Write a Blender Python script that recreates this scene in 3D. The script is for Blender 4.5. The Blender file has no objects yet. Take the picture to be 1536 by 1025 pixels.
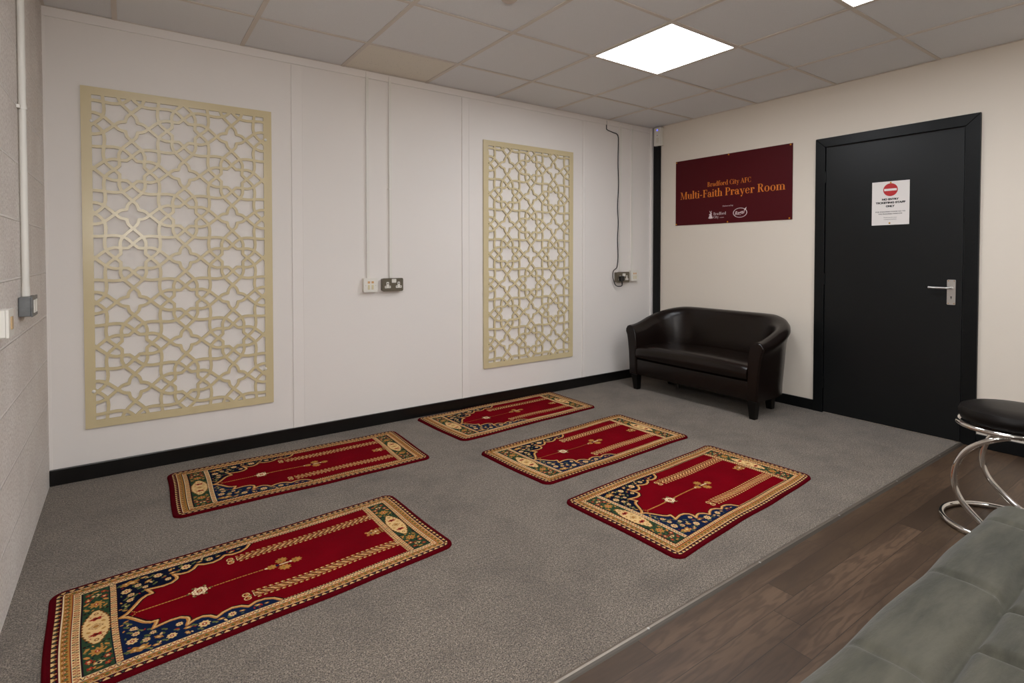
import bpy, bmesh, math, random
import numpy as np
from mathutils import Vector, Matrix
from mathutils.geometry import delaunay_2d_cdt
random.seed(7)
PI = math.pi
C = bpy.context.scene.collection
L, HC = 4.4906, 2.3726            # right wall plane x=L, ceiling height
YB = -5.6                         # wall behind the camera

# ------------------------------------------------------------------ helpers
def lin(c):
    if isinstance(c, str):
        c = [int(c[i:i+2], 16) / 255 for i in (0, 2, 4)]
    return tuple(((v / 12.92) if v <= .04045 else ((v + .055) / 1.055) ** 2.4) for v in c)

MATS = {}
def mat(name, col='808080', rough=.5, metal=0., spec=.5, noise=None, bump=None, emit=None, coat=0., sheen=0.):
    """simple procedural material; noise=(scale, amount) varies the colour, bump=(scale, strength)"""
    if name in MATS: return MATS[name]
    m = bpy.data.materials.new(name); m.use_nodes = True
    nt = m.node_tree; b = nt.nodes['Principled BSDF']
    c = lin(col)
    b.inputs['Base Color'].default_value = (*c, 1)
    b.inputs['Roughness'].default_value = rough
    b.inputs['Metallic'].default_value = metal
    b.inputs['Specular IOR Level'].default_value = spec
    b.inputs['Coat Weight'].default_value = coat
    b.inputs['Sheen Weight'].default_value = sheen
    if emit:
        b.inputs['Emission Color'].default_value = (*lin(emit[0]), 1)
        b.inputs['Emission Strength'].default_value = emit[1]
    tc = nt.nodes.new('ShaderNodeTexCoord')
    if noise:
        n = nt.nodes.new('ShaderNodeTexNoise'); n.inputs['Scale'].default_value = noise[0]; n.inputs['Detail'].default_value = 5
        nt.links.new(tc.outputs['Object'], n.inputs['Vector'])
        r = nt.nodes.new('ShaderNodeMapRange')
        r.inputs['From Min'].default_value = .3; r.inputs['From Max'].default_value = .7
        r.inputs['To Min'].default_value = 1 - noise[1]; r.inputs['To Max'].default_value = 1 + noise[1]
        nt.links.new(n.outputs['Fac'], r.inputs['Value'])
        v = nt.nodes.new('ShaderNodeVectorMath'); v.operation = 'SCALE'; v.inputs[0].default_value = c
        nt.links.new(r.outputs['Result'], v.inputs['Scale'])
        nt.links.new(v.outputs[0], b.inputs['Base Color'])
    if bump:
        n2 = nt.nodes.new('ShaderNodeTexNoise'); n2.inputs['Scale'].default_value = bump[0]; n2.inputs['Detail'].default_value = 6
        nt.links.new(tc.outputs['Object'], n2.inputs['Vector'])
        bp = nt.nodes.new('ShaderNodeBump'); bp.inputs['Strength'].default_value = bump[1]; bp.inputs['Distance'].default_value = .004
        nt.links.new(n2.outputs['Fac'], bp.inputs['Height']); nt.links.new(bp.outputs[0], b.inputs['Normal'])
    MATS[name] = m
    return m

class NT:
    """tiny node-graph helper"""
    def __init__(s, name):
        s.m = bpy.data.materials.new(name); s.m.use_nodes = True; s.t = s.m.node_tree
        s.b = s.t.nodes['Principled BSDF']; MATS[name] = s.m
        s.tc = s.t.nodes.new('ShaderNodeTexCoord')
    def n(s, typ, ins=None, **kw):
        nd = s.t.nodes.new(typ)
        for k, v in kw.items(): setattr(nd, k, v)
        for k, v in (ins or {}).items():
            if hasattr(v, 'links') or isinstance(v, bpy.types.NodeSocket): s.t.links.new(v, nd.inputs[k])
            else: nd.inputs[k].default_value = v
        return nd
    def math(s, op, a, b=0., c=0., clamp=False):
        nd = s.t.nodes.new('ShaderNodeMath'); nd.operation = op; nd.use_clamp = clamp
        for i, v in enumerate((a, b, c)):
            if isinstance(v, bpy.types.NodeSocket): s.t.links.new(v, nd.inputs[i])
            else: nd.inputs[i].default_value = v
        return nd.outputs[0]
    def mix(s, f, a, b):
        nd = s.t.nodes.new('ShaderNodeMix'); nd.data_type = 'RGBA'
        for i, v in ((0, f), (6, a), (7, b)):
            if isinstance(v, bpy.types.NodeSocket): s.t.links.new(v, nd.inputs[i])
            else: nd.inputs[i].default_value = v if i == 0 else (*v, 1)
        return nd.outputs[2]
    def set(s, k, v):
        if isinstance(v, bpy.types.NodeSocket): s.t.links.new(v, s.b.inputs[k])
        else: s.b.inputs[k].default_value = v
    def noise(s, vec, scale, detail=4, rough=.5):
        return s.n('ShaderNodeTexNoise', {'Vector': vec, 'Scale': scale, 'Detail': detail, 'Roughness': rough}).outputs['Fac']
    def range(s, v, a, b, c, d):
        return s.n('ShaderNodeMapRange', {'Value': v, 'From Min': a, 'From Max': b, 'To Min': c, 'To Max': d}).outputs[0]
    def bump(s, h, st=.5, dist=.002):
        s.set('Normal', s.n('ShaderNodeBump', {'Height': h, 'Strength': st, 'Distance': dist}).outputs[0])

def link(name, me, m, parent=None, smooth=False):
    o = bpy.data.objects.new(name, me); C.objects.link(o)
    if m is not None:
        for mm in (m if isinstance(m, (list, tuple)) else [m]): me.materials.append(mm)
    if smooth: me.polygons.foreach_set('use_smooth', [True] * len(me.polygons))
    if parent: o.parent = parent
    return o
def bm_obj(name, bm, m, parent=None, smooth=False, bevel=0, seg=2):
    if bevel:
        bmesh.ops.bevel(bm, geom=list(bm.edges), offset=bevel, segments=seg, affect='EDGES', profile=.6, clamp_overlap=True)
    me = bpy.data.meshes.new(name); bm.to_mesh(me); bm.free()
    o = link(name, me, m, parent)
    if smooth:
        me.polygons.foreach_set('use_smooth', [True] * len(me.polygons))
        try: me.set_sharp_from_angle(angle=math.radians(38))
        except Exception: pass
    return o
def box(bm, x0, x1, y0, y1, z0, z1, mi=0):
    v = [bm.verts.new(p) for p in ((x0,y0,z0),(x1,y0,z0),(x1,y1,z0),(x0,y1,z0),(x0,y0,z1),(x1,y0,z1),(x1,y1,z1),(x0,y1,z1))]
    for f in ((0,3,2,1),(4,5,6,7),(0,1,5,4),(1,2,6,5),(2,3,7,6),(3,0,4,7)):
        fc = bm.faces.new([v[i] for i in f]); fc.material_index = mi
    return v
def cyl(bm, c, r, h, axis='z', n=32, r2=None, mi=0):
    r2 = r if r2 is None else r2
    a, b = [], []
    for i in range(n):
        t = 2 * PI * i / n; x, y = math.cos(t), math.sin(t)
        for lst, rr, hh in ((a, r, 0), (b, r2, h)):
            p = (x * rr, y * rr, hh)
            if axis == 'x': p = (p[2], p[0], p[1])
            elif axis == 'y': p = (p[1], p[2], p[0])
            lst.append(bm.verts.new((c[0] + p[0], c[1] + p[1], c[2] + p[2])))
    bm.faces.new(a[::-1]).material_index = mi; bm.faces.new(b).material_index = mi
    for i in range(n):
        j = (i + 1) % n
        bm.faces.new((a[i], a[j], b[j], b[i])).material_index = mi
def smooth_path(pts, n=8, closed=False):
    P = [Vector(p) for p in pts]; out = []
    m = len(P)
    for i in range(m if closed else m - 1):
        if closed: p0, p1, p2, p3 = P[(i-1) % m], P[i], P[(i+1) % m], P[(i+2) % m]
        else: p0, p1, p2, p3 = P[max(i-1, 0)], P[i], P[i+1], P[min(i+2, m-1)]
        for k in range(n):
            t = k / n
            out.append(.5 * ((2*p1) + (-p0+p2)*t + (2*p0-5*p1+4*p2-p3)*t*t + (-p0+3*p1-3*p2+p3)*t**3))
    if not closed: out.append(P[-1])
    return out
def tube(bm, pts, r, n=12, closed=False, mi=0):
    P = [Vector(p) for p in pts]; m = len(P); rings = []
    up = None
    for i in range(m):
        if closed: t = (P[(i+1) % m] - P[(i-1) % m]).normalized()
        else: t = (P[min(i+1, m-1)] - P[max(i-1, 0)]).normalized()
        if up is None:
            up = Vector((0, 0, 1)) if abs(t.z) < .9 else Vector((1, 0, 0))
        u = (up - t * up.dot(t)).normalized(); up = u; w = t.cross(u)
        rr = r[i] if isinstance(r, (list, tuple)) else r
        rings.append([bm.verts.new(P[i] + u * math.cos(2*PI*k/n) * rr + w * math.sin(2*PI*k/n) * rr) for k in range(n)])
    for i in range(m if closed else m - 1):
        a, b = rings[i], rings[(i+1) % m]
        for k in range(n):
            bm.faces.new((a[k], a[(k+1) % n], b[(k+1) % n], b[k])).material_index = mi
    if not closed:
        bm.faces.new(rings[0][::-1]); bm.faces.new(rings[-1])
def prism(bm, pts, z0, z1, mi=0):
    a = [bm.verts.new((p[0], p[1], z0)) for p in pts]; b = [bm.verts.new((p[0], p[1], z1)) for p in pts]
    bm.faces.new(a[::-1]).material_index = mi; bm.faces.new(b).material_index = mi
    n = len(pts)
    for i in range(n): bm.faces.new((a[i], a[(i+1) % n], b[(i+1) % n], b[i])).material_index = mi
def rrect(x0, x1, y0, y1, r, n=6):
    out = []
    for cx, cy, a0 in ((x1-r, y1-r, 0), (x0+r, y1-r, 90), (x0+r, y0+r, 180), (x1-r, y0+r, 270)):
        for k in range(n + 1):
            a = math.radians(a0 + 90 * k / n); out.append((cx + r*math.cos(a), cy + r*math.sin(a)))
    return out
def lathe(bm, prof, c=(0, 0, 0), n=48):
    rings = []
    for r, z in prof:
        if r < 1e-6: rings.append([bm.verts.new((c[0], c[1], c[2] + z))])
        else: rings.append([bm.verts.new((c[0] + r*math.cos(2*PI*k/n), c[1] + r*math.sin(2*PI*k/n), c[2] + z)) for k in range(n)])
    for a, b in zip(rings[:-1], rings[1:]):
        for k in range(n):
            j = (k + 1) % n
            if len(a) == 1: bm.faces.new((a[0], b[j], b[k]))
            elif len(b) == 1: bm.faces.new((a[k], a[j], b[0]))
            else: bm.faces.new((a[k], a[j], b[j], b[k]))

def tag(o, label=None, cat=None, group=None, kind=None):
    if label: o['label'] = label
    if cat: o['category'] = cat
    if group: o['group'] = group
    if kind: o['kind'] = kind
    return o
def thing(name, label, cat, M=None, group=None, kind=None):
    o = bpy.data.objects.new(name, None); C.objects.link(o); o.empty_display_size = .1
    if M is not None: o.matrix_world = M
    return tag(o, label, cat, group, kind)
def face_W1(x, z, off=0.):     # local x = right, y = up, z = out of the back wall
    return Matrix(((1,0,0,x),(0,0,-1,-off),(0,1,0,z),(0,0,0,1)))
def face_W2(y, z, off=0.):     # right wall: local x runs towards -y
    return Matrix(((0,0,-1,L-off),(-1,0,0,y),(0,1,0,z),(0,0,0,1)))
def face_W3(y, z, off=0.):     # left wall: local x runs towards +y
    return Matrix(((0,0,1,off),(1,0,0,y),(0,1,0,z),(0,0,0,1)))

# ------------------------------------------------------------------ materials
def plaster(name, col, var=.012, bump=.25, scale=260):
    g = NT(name); o = g.tc.outputs['Object']
    f = g.noise(o, 1.3, 3)
    c = lin(col)
    g.set('Base Color', g.mix(g.range(f, .3, .7, 0, 1), tuple(v*(1-var) for v in c), tuple(v*(1+var) for v in c)))
    g.set('Roughness', .62); g.set('Specular IOR Level', .3)
    g.bump(g.noise(o, scale, 3), bump, .0006)
    return g.m
M_wall = plaster('white_wall_paint', 'e4ded9')
M_wall2 = plaster('cream_wall_paint', 'd9cfc2')
M_trimw = plaster('white_trim_paint', 'e6e0db', .008, .1)
M_blackp = mat('black_skirting_paint', '0c0b0b', .28, noise=(9, .25), bump=(60, .12))
M_navyp = mat('dark_charcoal_door_paint', '0d0f10', .40, spec=.3, noise=(3, .12), bump=(40, .12))
M_navyf = mat('dark_charcoal_frame_paint', '0a0c0d', .38, spec=.22, noise=(5, .15), bump=(45, .2))

def blockwork():
    g = NT('painted_blockwork'); o = g.tc.outputs['Object']
    sp = g.n('ShaderNodeSeparateXYZ', {0: o})
    v = g.n('ShaderNodeCombineXYZ', {0: g.math('ADD', sp.outputs[1], .463 + 4.27), 1: g.math('ADD', sp.outputs[2], 0.0)})
    b = g.n('ShaderNodeTexBrick', {'Vector': v.outputs[0], 'Scale': 1., 'Mortar Size': .0050, 'Mortar Smooth': .5, 'Bias': 0.,
            'Brick Width': .427, 'Row Height': .2135})
    b.offset = .5; b.offset_frequency = 2
    nf = g.noise(o, 95, 5, .7); nb = g.noise(o, 3.2, 4)
    c0, c1 = lin('e6ddd6'), lin('f6f0ea')
    base = g.mix(g.range(nb, .3, .7, 0, 1), c0, c1)
    base = g.mix(g.range(nf, .34, .58, .6, 0), base, lin('b5a79d'))
    col = g.mix(g.math('MULTIPLY', b.outputs['Fac'], .85), base, lin('f4eee8'))
    g.set('Base Color', col); g.set('Roughness', .7); g.set('Specular IOR Level', .35)
    h = g.math('ADD', g.math('MULTIPLY', b.outputs['Fac'], .9), g.math('MULTIPLY', nf, 1.1))
    g.bump(h, 1., .005)
    return g.m
M_block = blockwork()

def carpet():
    g = NT('grey_cut_pile_carpet'); o = g.tc.outputs['Object']
    fine = g.noise(o, 230, 2, .75); mid = g.noise(o, 95, 3, .7); big = g.noise(o, 3.1, 5, .62); blot = g.noise(o, 9, 4, .6)
    c = g.mix(g.range(fine, .36, .64, 0, 1), lin('372f29'), lin('b0a190'))
    c = g.mix(g.range(mid, .38, .62, .5, 0), c, lin('3c342f'))
    c = g.mix(g.range(g.math('ADD', g.math('MULTIPLY', big, .6), g.math('MULTIPLY', blot, .4)), .36, .56, .38, 0), c, lin('3c342f'))
    g.set('Base Color', c); g.set('Roughness', .95); g.set('Specular IOR Level', .1); g.set('Sheen Weight', .15)
    g.bump(g.math('ADD', fine, mid), 1., .006)
    return g.m
M_carpet = carpet()

def planks():
    g = NT('grey_brown_oak_planks'); o = g.tc.outputs['Object']
    sp = g.n('ShaderNodeSeparateXYZ', {0: o}); X, Y = sp.outputs[0], sp.outputs[1]
    W_, LN = .0895, .995
    yy = g.math('DIVIDE', g.math('ADD', Y, 2.508 + 90 * W_), W_)
    row = g.math('FLOOR', yy); fy = g.math('FRACT', yy)
    rn = g.n('ShaderNodeTexWhiteNoise', {'W': row}, noise_dimensions='1D').outputs['Value']
    xx = g.math('ADD', g.math('DIVIDE', X, LN), g.math('MULTIPLY', rn, 7.31))
    cx = g.math('FLOOR', xx); fx = g.math('FRACT', xx)
    idv = g.n('ShaderNodeCombineXYZ', {0: cx, 1: row})
    pr = g.n('ShaderNodeTexWhiteNoise', {'Vector': idv.outputs[0]}, noise_dimensions='2D')
    prv = pr.outputs['Value']
    # grain: stretched, shifted per plank
    gv = g.n('ShaderNodeCombineXYZ', {0: g.math('MULTIPLY', X, 1.6), 1: g.math('MULTIPLY', Y, 11), 2: g.math('MULTIPLY', prv, 37)})
    warp = g.noise(gv.outputs[0], 1.5, 3, .55)
    rings = g.math('SINE', g.math('MULTIPLY', warp, 46))
    fine = g.noise(g.n('ShaderNodeCombineXYZ', {0: g.math('MULTIPLY', X, 9), 1: g.math('MULTIPLY', Y, 160), 2: prv}).outputs[0], 1, 4, .7)
    blot = g.noise(gv.outputs[0], .9, 4)
    c = g.mix(prv, lin('4a392a'), lin('624d3c'))
    c = g.mix(g.range(blot, .40, .62, 0, .75), c, lin('392a1f'))
    c = g.mix(g.range(rings, -.3, 1, 0, .62), c, lin('3d2e23'))
    c = g.mix(g.range(fine, .3, .7, .22, 0), c, lin('322519'))
    ey = g.math('MINIMUM', fy, g.math('SUBTRACT', 1, fy)); ex = g.math('MINIMUM', fx, g.math('SUBTRACT', 1, fx))
    e = g.math('MAXIMUM', g.math('LESS_THAN', ey, .016), g.math('LESS_THAN', ex, .0016))
    c = g.mix(g.math('MULTIPLY', e, .7), c, lin('2a2019'))
    g.set('Base Color', c); g.set('Roughness', .46); g.set('Specular IOR Level', .35)
    g.bump(g.math('SUBTRACT', g.math('MULTIPLY', fine, .3), g.math('MULTIPLY', e, .8)), .25, .001)
    return g.m
M_planks = planks()

def tilem(name, col, speck=0.):
    g = NT(name); o = g.tc.outputs['Object']
    sp = g.n('ShaderNodeSeparateXYZ', {0: o})
    f = g.noise(o, 380, 3); c = lin(col)
    cc = g.mix(g.range(f, .35, .65, 0, 1), tuple(v*.96 for v in c), tuple(v*1.03 for v in c))
    if speck:
        vo = g.n('ShaderNodeTexVoronoi', {'Vector': o, 'Scale': 70.}).outputs['Distance']
        sel = g.noise(o, 24, 2)
        sp = g.math('MULTIPLY', g.math('LESS_THAN', vo, .17), g.math('GREATER_THAN', sel, .53))
        cc = g.mix(g.math('MULTIPLY', sp, speck), cc, tuple(v*.45 for v in c))
    g.set('Base Color', cc); g.set('Roughness', .9); g.set('Specular IOR Level', .1)
    g.bump(f, .3, .001)
    return g.m
M_tile = tilem('ceiling_tile_face', 'e1e1e2')
M_tile2 = tilem('older_beige_ceiling_tile', 'e3dccf', .6)
M_tee = mat('ceiling_grid_enamel', 'd2c8be', .45)
M_white = mat('white_plastic', 'dedad2', .35)
M_whiteold = mat('aged_white_plastic', 'd5cfc2', .35, noise=(30, .03))
M_brass = mat('brass_screw', 'b98a2c', .3, .9)
M_steel = mat('brushed_steel', 'c9c6c2', .28, .85)
M_chrome = mat('chrome', 'e6e4e0', .07, 1.)
M_dark = mat('black_plastic', '0b0b0b', .35)
M_alu = mat('aluminium_threshold', '857b70', .42, .75, noise=(40, .06))
M_brown = mat('dark_bronze_socket_plate', '6b6355', .35, .35)
M_grey = mat('galvanised_grey_box', '6d6f70', .4, .6, noise=(30, .15))
M_red = mat('red_print', 'b01218', .5)
M_ink = mat('black_print', '181616', .6)
M_paper = mat('white_laminated_paper', 'dcd6d2', .38)
M_maroon = mat('maroon_sign_face', '48030d', .5, spec=.2)
M_orange = mat('orange_print', 'd8781c', .5)
M_whitep = mat('white_print', 'd8c4c6', .5)
M_cream = mat('cream_mdf_screen', 'cdbd96', .26, noise=(2, .02))
def leather():
    g = NT('dark_brown_faux_leather'); o = g.tc.outputs['Object']
    f = g.noise(o, 5, 4); c = lin('140c09')
    g.set('Base Color', g.mix(g.range(f, .3, .7, 0, 1), tuple(v*.85 for v in c), tuple(v*1.2 for v in c)))
    g.set('Roughness', .25); g.set('Specular IOR Level', .30)
    g.bump(g.math('ADD', g.noise(o, 260, 3), g.math('MULTIPLY', g.noise(o, 14, 3), 1.2)), .18, .003)
    return g.m
M_leather = leather()
M_legw = mat('black_stained_wood_leg', '090706', .4, spec=.25, noise=(20, .2))
def velvet():
    g = NT('grey_green_velvet'); o = g.tc.outputs['Object']
    mp = g.n('ShaderNodeMapping', {'Vector': o, 'Rotation': (0, 0, .5), 'Scale': (1, 4.5, 1)})
    f = g.noise(mp.outputs[0], 3.4, 6, .62); f2 = g.noise(mp.outputs[0], 11, 4, .6); fn = g.noise(o, 500, 2)
    c = g.mix(g.range(f, .38, .62, 0, 1), lin('38372f'), lin('4f4c42'))
    c = g.mix(g.range(f2, .4, .7, 0, .3), c, lin('595649'))
    g.set('Base Color', c); g.set('Roughness', .8); g.set('Specular IOR Level', .2)
    g.set('Sheen Weight', .12); g.set('Sheen Roughness', .4)
    g.bump(g.math('ADD', g.math('MULTIPLY', f2, 1.5), g.math('MULTIPLY', fn, .2)), .35, .006)
    return g.m
M_velvet = velvet()
M_lampface = mat('led_panel_diffuser', 'ffffff', .5, emit=('f6faff', 18.5))

# ------------------------------------------------------------------ room shell
def struct(name, bm, m, **k):
    o = bm_obj(name, bm, m, **k); o['kind'] = 'structure'; return o
T = .12
bm = bmesh.new(); box(bm, -T, L+T, 0, T, -.1, HC+.25); struct('wall_back', bm, M_wall)
bm = bmesh.new(); box(bm, L, L+T, YB, 0, -.1, HC+.25); struct('wall_right', bm, M_wall2)
bm = bmesh.new(); box(bm, -T, 0, YB, 0, -.1, HC+.25); struct('wall_left', bm, M_block)
bm = bmesh.new(); box(bm, -T, L+T, YB-T, YB, -.1, HC+.25); struct('wall_front', bm, M_wall2)
YS = -2.414                                  # carpet / plank boundary
bm = bmesh.new(); box(bm, 0, L, YB, YS-.012, -.1, 0); struct('floor', bm, M_planks)
bm = bmesh.new(); box(bm, 0, L, YS, 0, -.1, .0); o = struct('floor_carpet', bm, M_carpet)
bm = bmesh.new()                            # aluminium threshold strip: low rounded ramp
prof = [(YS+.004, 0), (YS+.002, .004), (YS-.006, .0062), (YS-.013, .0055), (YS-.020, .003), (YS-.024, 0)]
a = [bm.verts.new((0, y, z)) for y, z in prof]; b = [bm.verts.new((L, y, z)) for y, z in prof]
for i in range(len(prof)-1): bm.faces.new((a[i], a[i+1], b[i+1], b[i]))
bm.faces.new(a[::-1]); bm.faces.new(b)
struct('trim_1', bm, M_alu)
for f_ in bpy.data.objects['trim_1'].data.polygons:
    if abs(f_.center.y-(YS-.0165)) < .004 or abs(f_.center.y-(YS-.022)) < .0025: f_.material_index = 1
bpy.data.objects['trim_1'].data.materials.append(mat('shaded_threshold_edge', '4a433b', .5, .5))  # plank-side slope coloured dark to stand in for the strip's shadow
for x in (.42, 1.0, 1.62, 2.24, 2.873, 3.5, 4.1):
    bm = bmesh.new(); cyl(bm, (x, YS-.011, .0053), .0042, .0012, n=14); bm_obj('screw', bm, M_steel, bpy.data.objects['trim_1'])

# ceiling: tiles and exposed grid at the real module
XS = [.2897 - .6, .2897, .889, 1.477, 2.073, 2.668, 3.268, 3.888, L+.2]
YR = [.1, -.468, -1.070, -1.672, -2.280, -2.880, -3.480, -4.080, -4.680, -5.28, -5.88]
LIGHTS = [(5, 2), (5, 4), (5, 6), (1, 4), (3, 8), (1, 8)]      # (column, row) cells holding LED panels
bm = bmesh.new()
for i in range(len(XS)-1):
    for j in range(len(YR)-1):
        if (i, j) in LIGHTS: continue
        x0, x1 = max(XS[i], 0), min(XS[i+1], L); y1, y0 = min(YR[j], 0), max(YR[j+1], YB)
        mi = 1 if (i, j) == (3, 0) else 0
        r = random.Random(i*31+j); dz = r.uniform(0, .0015)
        box(bm, x0+.004, x1-.004, y0+.004, y1-.004, HC+.004+dz, HC+.02, mi)
ceil = struct('ceiling', bm, [M_tile, M_tile2])
bm = bmesh.new(); box(bm, -T, L+T, YB-T, T, HC+.2, HC+.3); bm_obj('slab', bm, M_tile, ceil)
bm = bmesh.new(); hw = .0115
for x in XS[1:-1]:
    box(bm, x-hw, x+hw, YB, 0, HC-.0005, HC+.0035)
    box(bm, x-.0035, x+.0035, YB, 0, HC-.0012, HC+.003)
for y in YR[1:-1]:
    xs = [0] + XS[1:-1] + [L]
    for a_, b_ in zip(xs[:-1], xs[1:]):
        box(bm, a_+(hw if a_ > 0 else 0), b_-(hw if b_ < L else 0), y-.010, y+.010, HC, HC+.0035)
for (x0, x1, y0, y1) in ((0, L, -.014, 0), (L-.014, L, YB, -.014), (0, .014, YB, -.014)):
    box(bm, x0, x1, y0, y1, HC+.0005, HC+.0032)
bm_obj('ceiling_grid', bm, M_tee, ceil)

# LED panels
lab = {(5,2): 'square LED ceiling panel nearest the corner, fully in view', (5,4): 'square LED ceiling panel cut by the top edge of the photo',
       (5,6): 'square LED ceiling panel behind the camera on the door side', (1,4): 'square LED ceiling panel over the block wall side',
       (3,8): 'square LED ceiling panel at the middle of the rear ceiling', (1,8): 'square LED ceiling panel at the rear by the block wall'}
for (i, j) in LIGHTS:
    x0, x1, y1, y0 = XS[i], XS[i+1], YR[j], YR[j+1]
    t = thing('ceiling_light', lab[(i, j)], 'ceiling light', Matrix.Translation(((x0+x1)/2, (y0+y1)/2, HC)), 'LED panels set in the ceiling grid')
    hx, hy = (x1-x0)/2-.006, (y1-y0)/2-.006
    bm = bmesh.new()
    w = .012
    box(bm, -hx, hx, -hy, -hy+w, -.002, .012); box(bm, -hx, hx, hy-w, hy, -.002, .012)
    box(bm, -hx, -hx+w, -hy+w, hy-w, -.002, .012); box(bm, hx-w, hx, -hy+w, hy-w, -.002, .012)
    bm_obj('frame', bm, M_tee, t)
    bm = bmesh.new(); box(bm, -hx+w, hx-w, -hy+w, hy-w, .0, .008)
    bm_obj('diffuser', bm, M_lampface, t)

# smoke detector, its lower rim just enters the top of the picture
t = thing('smoke_detector', 'round white ceiling detector cut by the top edge of the photo', 'smoke detector', Matrix.Translation((1.80, -1.425, HC)))
bm = bmesh.new(); lathe(bm, [(0, -.034), (.028, -.034), (.036, -.028), (.044, -.014), (.052, -.010), (.052, 0), (0, 0)])
bm_obj('housing', bm, mat('detector_plastic', 'c9b9ae', .5), t, smooth=True)

# back wall: cover strips, top rail, corner bead, skirting
def strip(name, x0, x1, z0, z1, d=.006, m=M_trimw, beads=True):
    bm = bmesh.new(); box(bm, x0, x1, -d, .0, z0, z1)
    if beads:
        box(bm, x0-.005, x0, -d-.0015, 0, z0, z1); box(bm, x1, x1+.005, -d-.0015, 0, z0, z1)
    return struct(name, bm, m)
strip('trim_2', 1.166, 1.226, .079, 2.322)
strip('trim_3', 2.372, 2.426, .079, 2.322)
strip('trim_4', 3.583, 3.604, .079, 2.322)
bm = bmesh.new(); box(bm, 0.0, L-.0, -.008, 0, 2.328, HC+.002); struct('trim_5', bm, M_trimw)
bm = bmesh.new(); box(bm, L-.034, L-.004, -.022, 0, .079, HC); struct('trim_6', bm, M_trimw, bevel=.004)
bm = bmesh.new(); box(bm, 0.0, .012, -.004, 0, .079, 2.328); struct('trim_7', bm, M_trimw)
bm = bmesh.new(); box(bm, 0, L, -.016, 0, 0, .0793); struct('baseboard_back', bm, M_blackp, bevel=.003)
bm = bmesh.new(); box(bm, L-.016, L, -1.541, -.018, 0, .077); box(bm, L-.016, L, YB, -2.492, 0, .077)
struct('baseboard_right', bm, M_navyf, bevel=.003)
bm = bmesh.new(); box(bm, L-.020, L, -.110, -.034, .077, HC); struct('trim_8', bm, M_navyf, bevel=.003)

# ------------------------------------------------------------------ door
d = thing('door_1', None, None, face_W2(-1.613, 0)); d['kind'] = 'structure'     # local x 0..0.802, y 0.006..1.926
bm = bmesh.new(); prism(bm, [(.003, .008), (.800, .008), (.800, 1.924), (.003, 1.928)], .001, .012)
leaf = bm_obj('door_leaf', bm, M_navyp, d, bevel=.0015)
bm = bmesh.new(); box(bm, -.012, .815, .004, 1.942, .0, .002)
bm_obj('rebate', bm, mat('rebate_black', '050505', .6), d)
bm = bmesh.new()
prism(bm, [(-.070, 0), (-.003, 0), (-.003, 1.934), (-.070, 2.001)], 0, .020)
prism(bm, [(.808, 0), (.878, 0), (.878, 2.001), (.808, 1.932)], 0, .020)
prism(bm, [(-.070, 2.002), (-.003, 1.936), (.808, 1.934), (.878, 2.002)], 0, .020)
bm_obj('door_frame', bm, M_navyf, d, bevel=.003)
for z in (.22, .98, 1.72):
    bm = bmesh.new(); cyl(bm, (-.0005, z-.04, .014), .0048, .08, axis='y', n=12)
    bm_obj('hinge', bm, M_navyf, d, smooth=True)
# lever handle
hd = bpy.data.objects.new('door_handle', None); C.objects.link(hd); hd.parent = d; hd.location = (.7485, .9235, .012)
bm = bmesh.new(); prism(bm, rrect(-.0215, .0215, -.078, .077, .005), 0, .006)
pl = bm_obj('backplate', bm, M_steel, hd, bevel=.001)
bm = bmesh.new()
tube(bm, smooth_path([(0, .026, .004), (0, .026, .030), (-.006, .026, .042), (-.03, .026, .046), (-.075, .026, .046), (-.106, .027, .044)], 6), .0068, 12)
cyl(bm, (0, .026, .004), .011, .012, n=20)
bm_obj('lever', bm, M_steel, hd, smooth=True)
bm = bmesh.new(); cyl(bm, (0, -.030, .0055), .0042, .001, n=14); box(bm, -.0018, .0018, -.043, -.031, .0055, .0065)
bm_obj('keyhole', bm, M_dark, hd)
for sx in (-.0145, .0145):
    for sy in (-.070, .070):
        bm = bmesh.new(); cyl(bm, (sx, sy, .0055), .003, .001, n=10); bm_obj('screw', bm, M_brass, hd)

# ------------------------------------------------------------------ text helpers
def text_mesh(name, body, m, parent, x, y, z, size, align='CENTER', sx=1., shear=0., bold=0., width=None, rot=0., sp=1.):
    cu = bpy.data.curves.new(name, 'FONT'); cu.body = body; cu.size = size; cu.align_x = align
    cu.offset = bold; cu.shear = shear; cu.space_character = sp; cu.extrude = .0002; cu.resolution_u = 4
    o = bpy.data.objects.new(name, cu)
    me = bpy.data.meshes.new_from_object(o); bpy.data.objects.remove(o)
    if width:
        xs = [v.co.x for v in me.vertices]; w = max(xs) - min(xs); mid = (max(xs)+min(xs))/2
        sx = width / w
        for v in me.vertices: v.co.x -= mid
    M = Matrix.Translation((x, y, z)) @ Matrix.Rotation(rot, 4, 'Z') @ Matrix.Diagonal((sx, 1, 1, 1))
    me.transform(M)
    me.materials.clear()
    return link(name, me, m, parent)

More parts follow.
